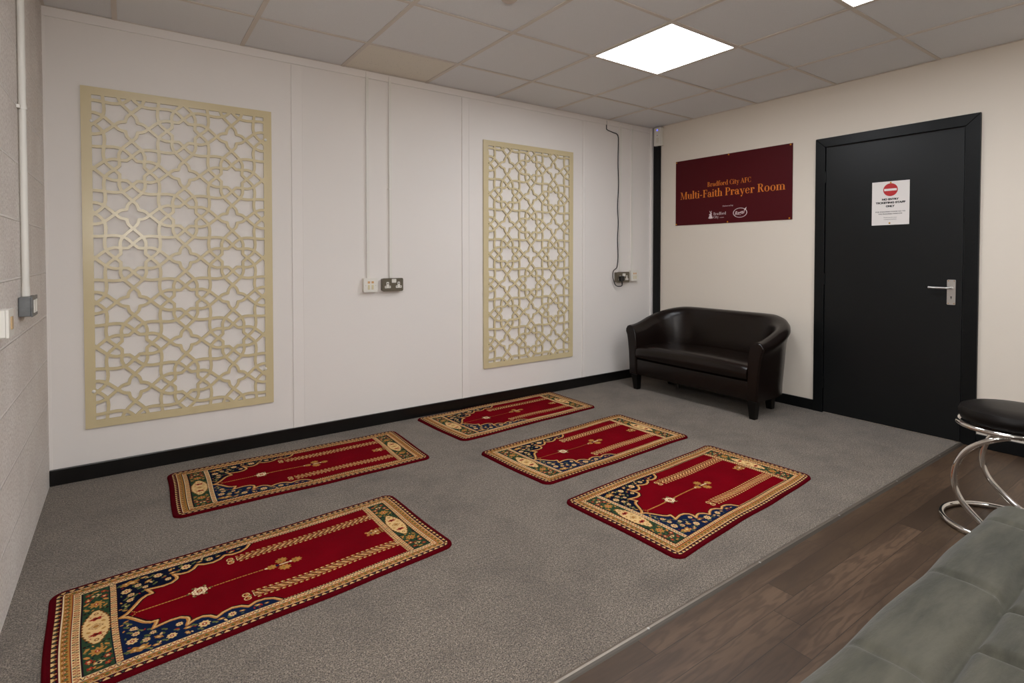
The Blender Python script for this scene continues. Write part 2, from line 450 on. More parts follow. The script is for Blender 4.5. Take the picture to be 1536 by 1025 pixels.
# a high-contrast serif alphabet drawn with strokes (cap height 1)
class Glyph:
    def __init__(s): s.polys = []
    def poly(s, p): s.polys.append(p); return s
    def stem(s, x0, y0, x1, y1, w):
        return s.poly([(x0-w/2, y0), (x0+w/2, y0), (x1+w/2, y1), (x1-w/2, y1)])
    def line(s, x0, y0, x1, y1, w):
        dx, dy = x1-x0, y1-y0; l = math.hypot(dx, dy); nx, ny = -dy/l*w/2, dx/l*w/2
        return s.poly([(x0+nx, y0+ny), (x0-nx, y0-ny), (x1-nx, y1-ny), (x1+nx, y1+ny)])
    def serif(s, x, y, w=.30): return s.poly([(x-w/2, y), (x+w/2, y), (x+w/2, y+.05), (x-w/2, y+.05)])
    def arc(s, cx, cy, rx, ry, a0, a1, tk=.17, th=.05, n=20):
        o, i = [], []
        for k in range(n+1):
            a = math.radians(a0 + (a1-a0)*k/n); c, sn = math.cos(a), math.sin(a)
            w = th + (tk-th)*abs(c)**1.5
            o.append((cx+rx*c, cy+ry*sn)); i.append((cx+(rx-w)*c, cy+(ry-min(w, ry*.9)*(.3+.7*abs(c)) - th*.2)*sn) if False else (cx+(rx-w)*c, cy+(ry-th)*sn))
        for k in range(n): s.polys.append([o[k], o[k+1], i[k+1], i[k]])
        return s
    def dot(s, x, y, r=.085, n=14):
        return s.poly([(x+r*math.cos(2*PI*k/n), y+r*math.sin(2*PI*k/n)) for k in range(n)])
X_ = .66
def glyph(ch):
    g = Glyph(); S = .175
    if ch == 'M':
        g.line(.16, 0, .20, 1, .055).poly([(.12, 1), (.32, 1), (.62, .0), (.55, .0)]).line(.585, .0, .93, 1, .055).stem(.97, 0, .97, 1, S)
        g.serif(.16, 0, .28).serif(.97, 0, .32).poly([(.02, .95), (.2, .95), (.2, 1), (.02, 1)]).poly([(.9, .95), (1.14, .95), (1.14, 1), (.9, 1)]); w = 1.18
    elif ch == 'F':
        g.stem(.22, 0, .22, 1, S).serif(.22, 0, .36).poly([(.04, .95), (.66, .95), (.66, 1), (.04, 1)]).poly([(.66, 1), (.60, .95), (.64, .72), (.68, .72)])
        g.poly([(.3, .49), (.54, .49), (.54, .53), (.3, .53)]).poly([(.50, .40), (.55, .40), (.55, .62), (.50, .62)]); w = .70
    elif ch == 'P':
        g.stem(.22, 0, .22, 1, S).serif(.22, 0, .36).poly([(.04, .95), (.42, .95), (.42, 1), (.04, 1)]).arc(.40, .73, .34, .27, -90, 90).poly([(.3, .46), (.40, .46), (.40, .505), (.3, .505)]); w = .78
    elif ch == 'R':
        g.stem(.22, 0, .22, 1, S).serif(.22, 0, .36).poly([(.04, .95), (.42, .95), (.42, 1), (.04, 1)]).arc(.40, .75, .32, .25, -90, 90).poly([(.3, .50), (.40, .50), (.40, .545), (.3, .545)])
        g.poly([(.38, .52), (.55, .52), (.72, .12), (.56, .12)]).poly([(.56, .14), (.72, .14), (.84, .05), (.84, 0), (.66, 0)]); w = .86
    elif ch == 'B':
        g.stem(.22, 0, .22, 1, S).poly([(.04, 0), (.42, 0), (.42, .05), (.04, .05)]).poly([(.04, .95), (.40, .95), (.40, 1), (.04, 1)])
        g.arc(.38, .765, .28, .235, -90, 90).arc(.40, .265, .34, .265, -90, 90); w = .80
    elif ch == 'C':
        g.arc(.50, .5, .44, .52, 52, 308, .18).poly([(.74, .66), (.79, .66), (.79, 1), (.75, 1)]).poly([(.74, .34), (.79, .34), (.79, .0), (.75, .0)]); w = .86
    elif ch == 'A':
        g.line(.12, 0, .42, .98, .05).poly([(.34, 1), (.48, 1), (.84, 0), (.64, 0)]).line(.22, .34, .62, .34, .045).serif(.12, 0, .26).serif(.74, 0, .34); w = .88
    elif ch in 'ltdhbfi':
        pass
    if ch == 'l': g.stem(.17, 0, .17, 1.06, S).serif(.17, 0, .32).poly([(.0, 1.0), (.2, 1.0), (.2, 1.06), (.0, 1.03)]); w = .34
    elif ch == 'i': g.stem(.17, 0, .17, X_, S).serif(.17, 0, .32).poly([(.0, X_-.05), (.2, X_-.05), (.2, X_), (.0, X_-.02)]).dot(.17, .90); w = .34
    elif ch == 't': g.stem(.19, .1, .19, .86, S).poly([(.0, X_-.05), (.38, X_-.05), (.38, X_), (.0, X_)]).arc(.33, .14, .225, .16, 180, 320, .15); w = .42
    elif ch == 'u':
        g.stem(.16, .14, .16, X_, S).poly([(.0, X_-.05), (.2, X_-.05), (.2, X_), (.0, X_)]).arc(.36, .2, .285, .22, 180, 300, .15).stem(.56, 0, .56, X_, S)
        g.poly([(.40, X_-.05), (.6, X_-.05), (.6, X_), (.40, X_)]).poly([(.56, 0), (.72, 0), (.72, .05), (.56, .05)]); w = .74
    elif ch in 'nhm':
        top = 1.06 if ch == 'h' else X_
        g.stem(.17, 0, .17, top, S).serif(.17, 0, .32).poly([(.0, top-.05), (.2, top-.05), (.2, top), (.0, top-.02)])
        g.arc(.36, .44, .285, .23, 120, 0, .16).stem(.56, 0, .56, .46, S).serif(.56, 0, .31); w = .74
        if ch == 'm': g.arc(.75, .44, .285, .23, 120, 0, .16).stem(.95, 0, .95, .46, S).serif(.95, 0, .31); w = 1.13
    elif ch == 'a':
        g.stem(.46, .04, .46, .46, S).arc(.30, .46, .245, .21, 0, 150, .15).dot(.13, .50, .075).arc(.27, .19, .235, .20, 60, 330, .15).poly([(.46, 0), (.66, .02), (.66, .07), (.46, .10)]); w = .66
    elif ch == 'r':
        g.stem(.17, 0, .17, X_, S).serif(.17, 0, .34).poly([(.0, X_-.05), (.2, X_-.05), (.2, X_), (.0, X_-.02)]).arc(.36, .46, .26, .21, 130, 50, .12).dot(.47, .54, .085); w = .56
    elif ch == 'y':
        g.poly([(.06, X_), (.24, X_), (.44, .0), (.34, -.04)]).line(.60, X_, .32, -.22, .05).dot(.24, -.24, .09).serif(.15, X_-.05, .30).serif(.60, X_-.05, .22); w = .70
    elif ch == 'e':
        g.arc(.34, .33, .30, .35, 20, 330, .165).poly([(.16, .36), (.60, .36), (.60, .41), (.16, .41)]).arc(.34, .33, .30, .35, 10, 60, .12); w = .68
    elif ch == 'o': g.arc(.36, .33, .32, .35, 0, 360, .17, .045, 32); w = .72
    elif ch == 'd':
        g.stem(.56, 0, .56, 1.06, S).poly([(.38, 1.0), (.58, 1.0), (.58, 1.06), (.38, 1.03)]).arc(.36, .33, .32, .35, 50, 310, .165).poly([(.56, 0), (.74, 0), (.74, .05), (.56, .05)]); w = .76
    elif ch == 'f':
        g.stem(.19, 0, .19, .84, S).serif(.19, 0, .34).poly([(.0, X_-.05), (.40, X_-.05), (.40, X_), (.0, X_)]).arc(.36, .84, .25, .22, 180, 60, .15).dot(.44, .96, .08); w = .42
    elif ch == '-': g.poly([(.05, .28), (.38, .28), (.38, .37), (.05, .37)]); w = .44
    elif ch == '.': g.dot(.12, .08); w = .24
    elif ch == ' ': w = .30
    return g, w
def serif_text(name, body, m, parent, x0, x1, y, z, cap):
    bm = bmesh.new(); cur = 0; P = []
    for ch in body:
        g, w = glyph(ch)
        for p in g.polys: P.append([(a + cur, b) for a, b in p])
        cur += w + .03
    sx = (x1 - x0) / cur
    for k, p in enumerate(P):
        zz = z + .00002 * (k % 7)
        pts = [(x0 + a * sx, y + b * cap) for a, b in p]
        ar = sum(pts[i][0]*pts[(i+1) % len(pts)][1] - pts[(i+1) % len(pts)][0]*pts[i][1] for i in range(len(pts)))
        if ar < 0: pts = pts[::-1]
        if abs(ar) < 1e-12: continue
        vs = [bm.verts.new((a, b, zz)) for a, b in pts]
        try: bm.faces.new(vs)
        except ValueError: pass
    return bm_obj(name, bm, m, parent)

# maroon room sign; local origin = lower left corner
SG = thing('wall_sign', 'maroon wall sign lettered Multi-Faith Prayer Room in orange, above the loveseat', 'sign', face_W2(-.2855, 1.4255, 0))
bm = bmesh.new(); prism(bm, [(0, 0), (1.082, .0015), (1.082, .5845), (0, .5895)], .001, .006)
bm_obj('panel', bm, M_maroon, SG)
serif_text('title_lettering', 'Multi-Faith Prayer Room', M_orange, SG, .052, 1.030, .2355, .0064, .0655)
serif_text('heading_lettering', 'Bradford City AFC', M_orange, SG, .335, .746, .3255, .0064, .040)
text_mesh('caption', 'Delivered by', M_whitep, SG, .5365, .1415, .0064, .0155, width=.098)
serif_text('logo_lettering', 'Bradford', M_whitep, SG, .399, .520, .0745, .0064, .023)
serif_text('logo_lettering', 'City', M_whitep, SG, .399, .450, .047, .0064, .021)
text_mesh('logo_caption', '.com', M_whitep, SG, .478, .047, .0064, .012, width=.042)
bm = bmesh.new()                                # small stacked crest mark
def ell(cx, cy, rx, ry, z=.0064, n=20): prism(bm, [(cx+rx*math.cos(2*PI*k/n), cy+ry*math.sin(2*PI*k/n)) for k in range(n)], z, z+.0004)
ell(.371, .052, .024, .0062); ell(.371, .062, .019, .005); ell(.371, .071, .013, .0062, .0066); ell(.369, .082, .014, .005, .0064); ell(.376, .091, .008, .004, .0066)
for sx in (-1, 1): prism(bm, [(.371, .097), (.371+sx*.006, .110), (.371+sx*.012, .114), (.371+sx*.009, .103), (.371+sx*.003, .096)], .0064, .0068)
bm_obj('crest', bm, M_whitep, SG)
bm = bmesh.new()
n = 48
for k in range(n):
    a0, a1 = 2*PI*k/n, 2*PI*(k+1)/n
    q = []
    for a, s in ((a0, 1), (a1, 1), (a1, .90), (a0, .90)):
        q.append(bm.verts.new((.649 + .064*s*math.cos(a), .0805 + .0405*s*math.sin(a), .0066)))
    bm.faces.new(q)
bm_obj('logo_oval', bm, M_whitep, SG)
text_mesh('logo_script', 'Regal', M_whitep, SG, .650, .068, .0068, .044, width=.098, shear=.45, bold=.0006, rot=.16)
bm = bmesh.new(); prism(bm, [(.684, .098), (.692, .112), (.706, .124), (.704, .110), (.696, .099)], .0068, .0072)
bm_obj('logo_leaf', bm, M_whitep, SG)
for k, (x, y) in enumerate(((.010, .578), (.541, .5775), (1.066, .575), (.010, .011), (.535, .010), (1.062, .012))):
    bm = bmesh.new(); cyl(bm, (x, y, .006), .0062, .003, n=18); bm_obj('fixing_screw', bm, mat('gilt_screw', 'd08a1c', .35, .6), SG, smooth=False)

# door notice
NTC = thing('notice', 'white NO ENTRY ticketing staff notice with red disc, pinned on the dark door', 'notice', face_W2(-1.9165, 1.3535, .0125))
bm = bmesh.new(); prism(bm, [(0, 0), (.2175, .0015), (.2175, .2895), (0, .2915)], .0004, .0016)
bm_obj('sheet', bm, M_paper, NTC)
bm = bmesh.new(); cyl(bm, (.109, .2345, .0016), .0425, .0002, n=40); bm_obj('red_disc', bm, M_red, NTC)
bm = bmesh.new(); box(bm, .0725, .1455, .2275, .2420, .0018, .0021); bm_obj('white_bar', bm, M_paper, NTC)
for body, y, w, sz, bo in (('NO ENTRY', .166, .098, .0165, .0011), ('TICKETING STAFF', .1435, .172, .0165, .0011), ('ONLY', .120, .052, .0165, .0011),
                       ('FOR ENQUIRIES PLEASE GO TO', .0855, .172, .0105, .0002), ('THE ENQUIRIES WINDOW', .0710, .140, .0105, .0002),
                       ('Thank you for your', .0475, .078, .009, 0), ('cooperation', .0350, .072, .009, 0)):
    text_mesh('lettering', body, M_ink, NTC, .109, y, .0018, sz, width=w, bold=bo)
for (x, y) in ((.110, .2815), (.106, .0125)):
    bm = bmesh.new(); lathe(bm, [(.0055, 0), (.005, .003), (0, .0045)], (x, y, .0016), 14); bm_obj('drawing_pin', bm, M_brass, NTC, smooth=True)

# door-bell style sensor box in the corner
SN = thing('sensor_box', 'small white box with a blue light high in the corner', 'sensor', face_W2(-.062, 2.190, .0202))
bm = bmesh.new(); prism(bm, rrect(0, .078, 0, .172, .006), 0, .028); bm_obj('housing', bm, M_white, SN, bevel=.003)
bm = bmesh.new(); box(bm, .0495, .076, .004, .168, -.0200, .001); bm_obj('back_box', bm, M_whiteold, SN)
bm = bmesh.new(); cyl(bm, (.039, .148, .0275), .0085, .002, n=16); bm_obj('blue_lamp', bm, mat('blue_led', '4a55d8', .3, emit=('6f78ff', 1.2)), SN)
bm = bmesh.new(); cyl(bm, (.039, .098, .0275), .004, .0012, n=12); bm_obj('button', bm, M_dark, SN)
bm = bmesh.new(); prism(bm, rrect(.022, .056, .028, .076, .008), .0275, .0292); bm_obj('grille', bm, M_whiteold, SN)

# ------------------------------------------------------------------ pierced screens
def fold(v):
    v = np.mod(v, 2.0); return np.where(v > 1, 2 - v, v)
def star_lines():
    P1 = [(0, .325), (.096, .229), (.229, .229), (.345, .238), (.475, .188), (.58, .100), (.685, 0.0), (.775, -.082), (.890, -.112)]
    # P1 goes along the +y side of the star then crosses the x axis towards the cross at (1,0)
    P2 = [(0, .325), (.09, .425), (.185, .487), (.33, .513), (.5, .5)]
    P1 = P1[:2] + [(v.x, v.y) for v in smooth_path([(x, y, 0) for x, y in P1[2:]], 5)]
    P2 = [(v.x, v.y) for v in smooth_path([(x, y, 0) for x, y in P2], 5)]
    out = []
    for P in (P1, P2):
        for sx in (1, -1):
            for sy in (1, -1):
                out.append([(x*sx, y*sy) for x, y in P]); out.append([(y*sy, x*sx) for x, y in P])
    return out
def lattice_dist(U, V):
    """distance (in cells) to the nearest strap centre line; star at (0,0), cross at (1,0)"""
    u, v = fold(U), fold(V)
    segs = []
    for cx, cy in ((0, 0), (1, 1), (2, 0), (0, 2), (-1, 1), (1, -1)):
        for P in star_lines():
            for a, b in zip(P[:-1], P[1:]):
                if max(a[0], b[0])+cx < -.15 or min(a[0], b[0])+cx > 1.15 or max(a[1], b[1])+cy < -.15 or min(a[1], b[1])+cy > 1.15: continue
                segs.append((a[0]+cx, a[1]+cy, b[0]+cx, b[1]+cy))
    segs = list(set((round(a, 4), round(b, 4), round(c, 4), round(d, 4)) for a, b, c, d in segs))
    # coarse lookup table then bilinear sample
    N = 201
    g = np.linspace(0, 1, N); gx, gy = np.meshgrid(g, g, indexing='ij'); D = np.full((N, N), 9.)
    for x0, y0, x1, y1 in segs:
        dx, dy = x1-x0, y1-y0; l2 = dx*dx+dy*dy
        if l2 < 1e-12: continue
        t = np.clip(((gx-x0)*dx+(gy-y0)*dy)/l2, 0, 1)
        D = np.minimum(D, np.hypot(gx-x0-t*dx, gy-y0-t*dy))
    fx, fy = u*(N-1), v*(N-1); i = np.clip(fx.astype(int), 0, N-2); j = np.clip(fy.astype(int), 0, N-2); a, b = fx-i, fy-j
    return D[i, j]*(1-a)*(1-b)+D[i+1, j]*a*(1-b)+D[i, j+1]*(1-a)*b+D[i+1, j+1]*a*b

def contours(F, xs, ys):
    """closed zero contours of F (positive = solid) by marching squares"""
    nx, ny = F.shape; segs = {}
    S = F > 0
    case = S[:-1, :-1]*1 + S[1:, :-1]*2 + S[1:, 1:]*4 + S[:-1, 1:]*8
    ii, jj = np.nonzero((case > 0) & (case < 15))
    def ept(i, j, e):
        if e == 0: a, b, k = (i, j), (i+1, j), ('h', i, j)
        elif e == 1: a, b, k = (i+1, j), (i+1, j+1), ('v', i+1, j)
        elif e == 2: a, b, k = (i, j+1), (i+1, j+1), ('h', i, j+1)
        else: a, b, k = (i, j), (i, j+1), ('v', i, j)
        fa, fb = F[a], F[b]; t = fa/(fa-fb)
        return k, (xs[a[0]]+(xs[b[0]]-xs[a[0]])*t, ys[a[1]]+(ys[b[1]]-ys[a[1]])*t)
    TB = {1: [(3, 0)], 2: [(0, 1)], 3: [(3, 1)], 4: [(1, 2)], 5: [(3, 2), (1, 0)], 6: [(0, 2)], 7: [(3, 2)], 8: [(2, 3)],
          9: [(2, 0)], 10: [(0, 3), (2, 1)], 11: [(2, 1)], 12: [(1, 3)], 13: [(1, 0)], 14: [(0, 3)]}
    nxt, pos = {}, {}
    for i, j in zip(ii.tolist(), jj.tolist()):
        for a, b in TB[int(case[i, j])]:
            ka, pa = ept(i, j, a); kb, pb = ept(i, j, b)
            nxt[ka] = kb; pos[ka] = pa; pos[kb] = pb
    loops = []
    while nxt:
        k0 = next(iter(nxt)); k = k0; loop = []
        while k in nxt:
            loop.append(pos[k]); k = nxt.pop(k)
        if len(loop) > 5: loops.append(loop)
    return loops
def simplify(loop, tol):
    P = np.array(loop); n = len(P)
    far = int(np.argmax(np.hypot(*(P-P[0]).T)))
    def dp(a, b):
        if b - a < 2: return [a]
        A, B = P[a], P[b % n]; dx, dy = B-A; l = math.hypot(dx, dy) or 1e-9
        Q = P[a+1:b]; dd = np.abs((Q[:, 0]-A[0])*dy-(Q[:, 1]-A[1])*dx)/l
        m = int(np.argmax(dd))
        if dd[m] < tol: return [a]
        return dp(a, a+1+m) + dp(a+1+m, b)
    idx = dp(0, far) + dp(far, n)
    return [tuple(P[i % n]) for i in idx]

def screen(label, x, z, w, h, cell, cellz, cx, cz, border, sw, screws):
    """pierced panel: lower left corner (x,z) on the back wall; cell = half period; (cx,cz) star centre in local metres"""
    root = thing('decorative_screen', label, 'wall screen', face_W1(x, z, .0), 'cream pierced star-pattern screens on the back wall')
    st = .0022
    xs = np.arange(0, w + st*.5, st); ys = np.arange(0, h + st*.5, st)
    gx, gy = np.meshgrid(xs, ys, indexing='ij')
    D = lattice_dist((gx-cx)/cell, (gy-cz)/cellz) * (cell+cellz)/2
    edge = np.minimum(np.minimum(gx, w-gx), np.minimum(gy, h-gy)+.004)
    F = np.maximum(sw/2 - D, border - edge)
    inner = np.minimum(np.minimum(gx, w-gx), np.minimum(gy, h-gy))
    F = np.where(inner < border*.7, .01, F) + 1e-7
    loops = [simplify(l, .00025) for l in contours(F, xs, ys)]
    loops = [l for l in loops if len(l) > 2 and abs(sum(l[i][0]*l[(i+1) % len(l)][1]-l[(i+1) % len(l)][0]*l[i][1] for i in range(len(l)))/2) > 1.5e-5]
    loops = [[(0., 0.), (w, 0.), (w, h), (0., h)]] + loops
    V2, E2 = [], []
    for l in loops:
        k0 = len(V2); V2 += [Vector(q) for q in l]; E2 += [(k0+i, k0+(i+1) % len(l)) for i in range(len(l))]
    vo, eo, fo_, _, _, _ = delaunay_2d_cdt(V2, E2, [], 0, 1e-6)
    P2 = np.array([(v.x, v.y) for v in vo]); Fa = np.array([list(f) for f in fo_ if len(f) == 3])
    cen = P2[Fa].mean(1)
    # inside test by even-odd rule against all loops
    ins = np.zeros(len(cen), bool)
    for l in loops:
        q = np.array(l); q2 = np.roll(q, -1, 0)
        for (ax, ay), (bx, by) in zip(q, q2):
            if ay == by: continue
            c = ((ay > cen[:, 1]) != (by > cen[:, 1])); 
            if c.any():
                ins ^= c & (cen[:, 0] < (bx-ax)*(cen[:, 1]-ay)/(by-ay)+ax)
    bm = bmesh.new(); zt_, zb_ = .0123, .0033
    top = [bm.verts.new((x_, y_, zt_)) for x_, y_ in P2]; bot = [bm.verts.new((x_, y_, zb_)) for x_, y_ in P2]
    cnt = {}
    for f in Fa[ins]:
        a_, b_, c_ = [int(k) for k in f]
        if (P2[b_][0]-P2[a_][0])*(P2[c_][1]-P2[a_][1])-(P2[c_][0]-P2[a_][0])*(P2[b_][1]-P2[a_][1]) < 0: b_, c_ = c_, b_
        bm.faces.new((top[a_], top[b_], top[c_])); bm.faces.new((bot[c_], bot[b_], bot[a_]))
        for e in ((a_, b_), (b_, c_), (c_, a_)): cnt[e] = 1
    for (i, j) in cnt:
        if (j, i) not in cnt: bm.faces.new((top[j], top[i], bot[i], bot[j]))
    for v in [v for v in bm.verts if not v.link_faces]: bm.verts.remove(v)
    bm_obj('screen_panel', bm, M_cream, root)
    for (sx, sy) in screws:
        bm = bmesh.new(); lathe(bm, [(.0085, 0), (.0085, .002), (.006, .0042), (0, .005)], (sx, sy, .013), 16)
        bm_obj('fixing_cap', bm, M_white, root, smooth=True)
    for sx in (.022, w-.022):
        for sy in (.06, h/2, h-.06):
            bm = bmesh.new(); cyl(bm, (sx, sy, .0001), .010, .0034, n=12); bm_obj('spacer', bm, M_white, root)
    return root
SCL = screen('wide cream pierced star-pattern screen on the back wall, left by the block wall', .1445, .2605, .900, 1.7515, .2366, .2302,
       .4477, .8760 + .2302, .044, .0145, [(.044, 1.577), (.866, 1.580), (.036, .190), (.855, .208)])
SCR = screen('tall cream pierced star-pattern screen on the back wall, right by the double trunking', 2.552, .2785, .910, 1.7555, .2366, .2327,
       .4585, .8815 + .2327, .044, .0145, [])

# ------------------------------------------------------------------ wall electrics
def trunk(name, label, x, z0, z1, w=.016, d=.012, group=None, clip=None):
    t = thing(name, label, 'trunking', face_W1(x, z0, 0), group)
    bm = bmesh.new(); box(bm, -w/2, w/2, 0, z1-z0, 0, d); bm_obj('channel', bm, M_trimw, t, bevel=.0015)
    bm = bmesh.new(); box(bm, -w/2-.0012, w/2+.0012, .002, z1-z0-.03, d-.004, d+.0016); bm_obj('lid', bm, M_white, t, bevel=.0006)
    if clip:
        bm = bmesh.new(); box(bm, -w/2-.006, w/2+.006, clip-z0, clip-z0+.007, .0, d+.003); bm_obj('joint_clip', bm, M_trimw, t)
    return t
G = 'vertical white cable trunking on the back wall'
trunk('cable_trunking', 'white cable trunking running down to the square white spur plate mid wall', 1.640, .998, 2.366, group=G)
trunk('cable_trunking', 'white cable trunking with a joint clip, running down to the bronze double socket mid wall', 1.800, .996, 2.366, group=G, clip=1.60)
trunk('cable_trunking', 'white cable trunking beside the loose black cable, above the socket with the plug', 4.040, 1.006, 2.366, .022, .016, group=G)
trunk('cable_trunking', 'thin white cable trunking nearest the corner, above a square white plate', 4.196, 1.006, 2.366, .018, .012, group=G)

def square_plate(label, x, z, w=.094, h=.092, dots=True, group='square white outlet plates on the back wall'):
    t = thing('outlet_plate', label, 'outlet plate', face_W1(x, z, 0), group)
    bm = bmesh.new(); prism(bm, rrect(0, w, 0, h, .004), 0, .026); bm_obj('back_box', bm, M_whiteold, t, bevel=.002)
    bm = bmesh.new(); prism(bm, rrect(-.001, w+.001, -.001, h+.001, .006), .026, .033); bm_obj('face_plate', bm, M_white, t, bevel=.002)
    for k in (-1, 1):
        bm = bmesh.new(); prism(bm, rrect(w/2+k*.013-.008, w/2+k*.013+.008, h*.62, h*.78, .002), .0332, .0338)
        bm_obj('orange_mark', bm, mat('orange_mark', 'd6a670', .5), t)
    bm = bmesh.new()
    for k in (-1, 1): box(bm, w/2+k*.013-.007, w/2+k*.013+.007, h*.18, h*.52, .033, .0345)
    bm_obj('shutter', bm, mat('pale_yellow_insert', 'd6caa4', .4), t, bevel=.001)
    for k in (-1, 1):
        bm = bmesh.new(); cyl(bm, (w/2+k*w*.36, h*.47, .033), .0035, .001, n=12); bm_obj('screw', bm, M_steel, t)
    return t
square_plate('square white outlet plate with orange marks, left of the bronze double socket', 1.603, .9065)
square_plate('square white outlet plate with orange marks, nearest the corner beside the plug', 4.168, .912, .100, .098)

def double_socket(label, x, z, w=.150, h=.089, left=True):
    t = thing('wall_socket', label, 'socket', face_W1(x, z, 0), 'bronze double sockets on the back wall')
    bm = bmesh.new(); prism(bm, rrect(.003, w-.003, .003, h-.003, .008), 0, .030); bm_obj('back_box', bm, M_brown, t, bevel=.002)
    bm = bmesh.new(); prism(bm, rrect(0, w, 0, h, .009), .030, .037); bm_obj('face_plate', bm, M_brown, t, bevel=.002)
    for k in (0, 1):
        cx = w*(.25 if k == 0 else .78)
        bm = bmesh.new()
        prism(bm, rrect(cx-.021, cx+.021, .022, .038, .003), .0365, .0385)
        prism(bm, rrect(cx-.0085, cx+.0085, .036, .064, .003), .0365, .0386)
        ins = bm_obj('pin_insert', bm, M_white, t)
        bm = bmesh.new(); box(bm, cx-.003, cx+.003, .048, .058, .0386, .039)
        for q in (-.013, .013): box(bm, cx+q-.004, cx+q+.004, .0285, .0325, .0386, .039)
        bm_obj('pin_hole', bm, M_dark, ins)
    bm = bmesh.new(); prism(bm, rrect(w*.44, w*.65, .058, .083, .002), .0368, .0415); bm_obj('rocker_switch', bm, M_white, t, bevel=.001)
    return t
double_socket('dark bronze double socket with both outlets empty, at mid wall', 1.730, .9065)
SK2 = double_socket('dark bronze double socket holding a black plug, near the corner', 3.975, .9005, .165, .098)
# plug and the loose cable
t = thing('power_plug', 'black plug pushed into the socket near the corner', 'plug', face_W1(4.020, .936, .0415))
bm = bmesh.new(); prism(bm, rrect(-.024, .024, -.022, .026, .014), 0, .022); bm_obj('body', bm, M_dark, t, bevel=.004)
bm = bmesh.new(); tube(bm, smooth_path([(.002, -.016, .012), (.002, -.034, .014), (.003, -.046, .014)], 4), .006, 10); bm_obj('cord_grip', bm, M_dark, t, smooth=True)
cab = bmesh.new()
pts = [(3.868, -.0045, 2.366), (3.868, -.0045, 2.31), (3.875, -.0045, 2.285), (3.95, -.0045, 2.270), (4.000, -.0045, 2.262), (4.018, -.0045, 2.235), (4.020, -.0045, 2.19),
       (4.016, -.0045, 2.0), (4.024, -.0045, 1.8), (4.013, -.0045, 1.6), (4.022, -.0045, 1.45), (4.014, -.0045, 1.3), (4.020, -.0045, 1.15), (4.014, -.0045, 1.07),
       (3.990, -.016, 1.035), (3.950, -.018, 1.010), (3.935, -.024, .970), (3.940, -.026, .930), (3.960, -.028, .885), (3.990, -.035, .868), (4.020, -.052, .872), (4.023, -.055, .890)]
tube(cab, smooth_path(pts, 6), .0042, 8)
tag(bm_obj('power_cable', cab, mat('black_cable', '15110f', .5), smooth=True), 'thin black cable hanging loose from the ceiling down to the plug', 'cable')

# left wall conduit, metal box, white box
t = thing('conduit', 'round white conduit pipe down the block wall to a grey metal box', 'conduit', face_W3(-.78, 0, 0))
bm = bmesh.new(); tube(bm, [(0, .998, .0135), (0, HC+.004, .0135)], .0115, 16); bm_obj('pipe', bm, M_white, t, smooth=True)
bm = bmesh.new(); box(bm, -.010, .010, 1.700, 1.712, 0, .014); tube(bm, [(0, 1.700, .0135), (0, 1.712, .0135)], .0140, 16)
box(bm, -.032, -.010, 1.700, 1.712, 0, .010)
bm_obj('saddle_clip', bm, M_white, t)
bm = bmesh.new(); tube(bm, [(0, .996, .0135), (0, 1.03, .0135)], .0128, 16); bm_obj('collar', bm, M_white, t, smooth=True)
t = thing('metal_switch_box', 'grey metal outlet box below the conduit on the block wall', 'outlet box', face_W3(-.86, .924, 0))
bm = bmesh.new(); box(bm, 0, .135, 0, .072, .001, .036); bm_obj('back_box', bm, M_grey, t, bevel=.003)
bm = bmesh.new(); box(bm, -.002, .137, -.002, .074, .036, .041); bm_obj('cover', bm, M_grey, t, bevel=.001)
for k in (0, 1):
    bm = bmesh.new(); box(bm, .022+k*.055, .052+k*.055, .012, .060, .0412, .0445); bm_obj('rocker_switch', bm, M_white, t, bevel=.001)
t = thing('switch_box', 'white switch box on the block wall, cut by the left edge of the photo', 'switch', face_W3(-1.345, .905, 0))
bm = bmesh.new(); box(bm, 0, .085, 0, .082, .001, .032); bm_obj('back_box', bm, M_white, t, bevel=.002)
bm = bmesh.new(); box(bm, -.001, .086, -.001, .083, .0325, .0395); bm_obj('face_plate', bm, M_white, t, bevel=.001)
bm = bmesh.new(); box(bm, .028, .056, .022, .060, .0395, .043); bm_obj('rocker_switch', bm, mat('tan_rocker', 'b79a72', .5), t)
# small damage marks / fixings on the back wall edge
t = None

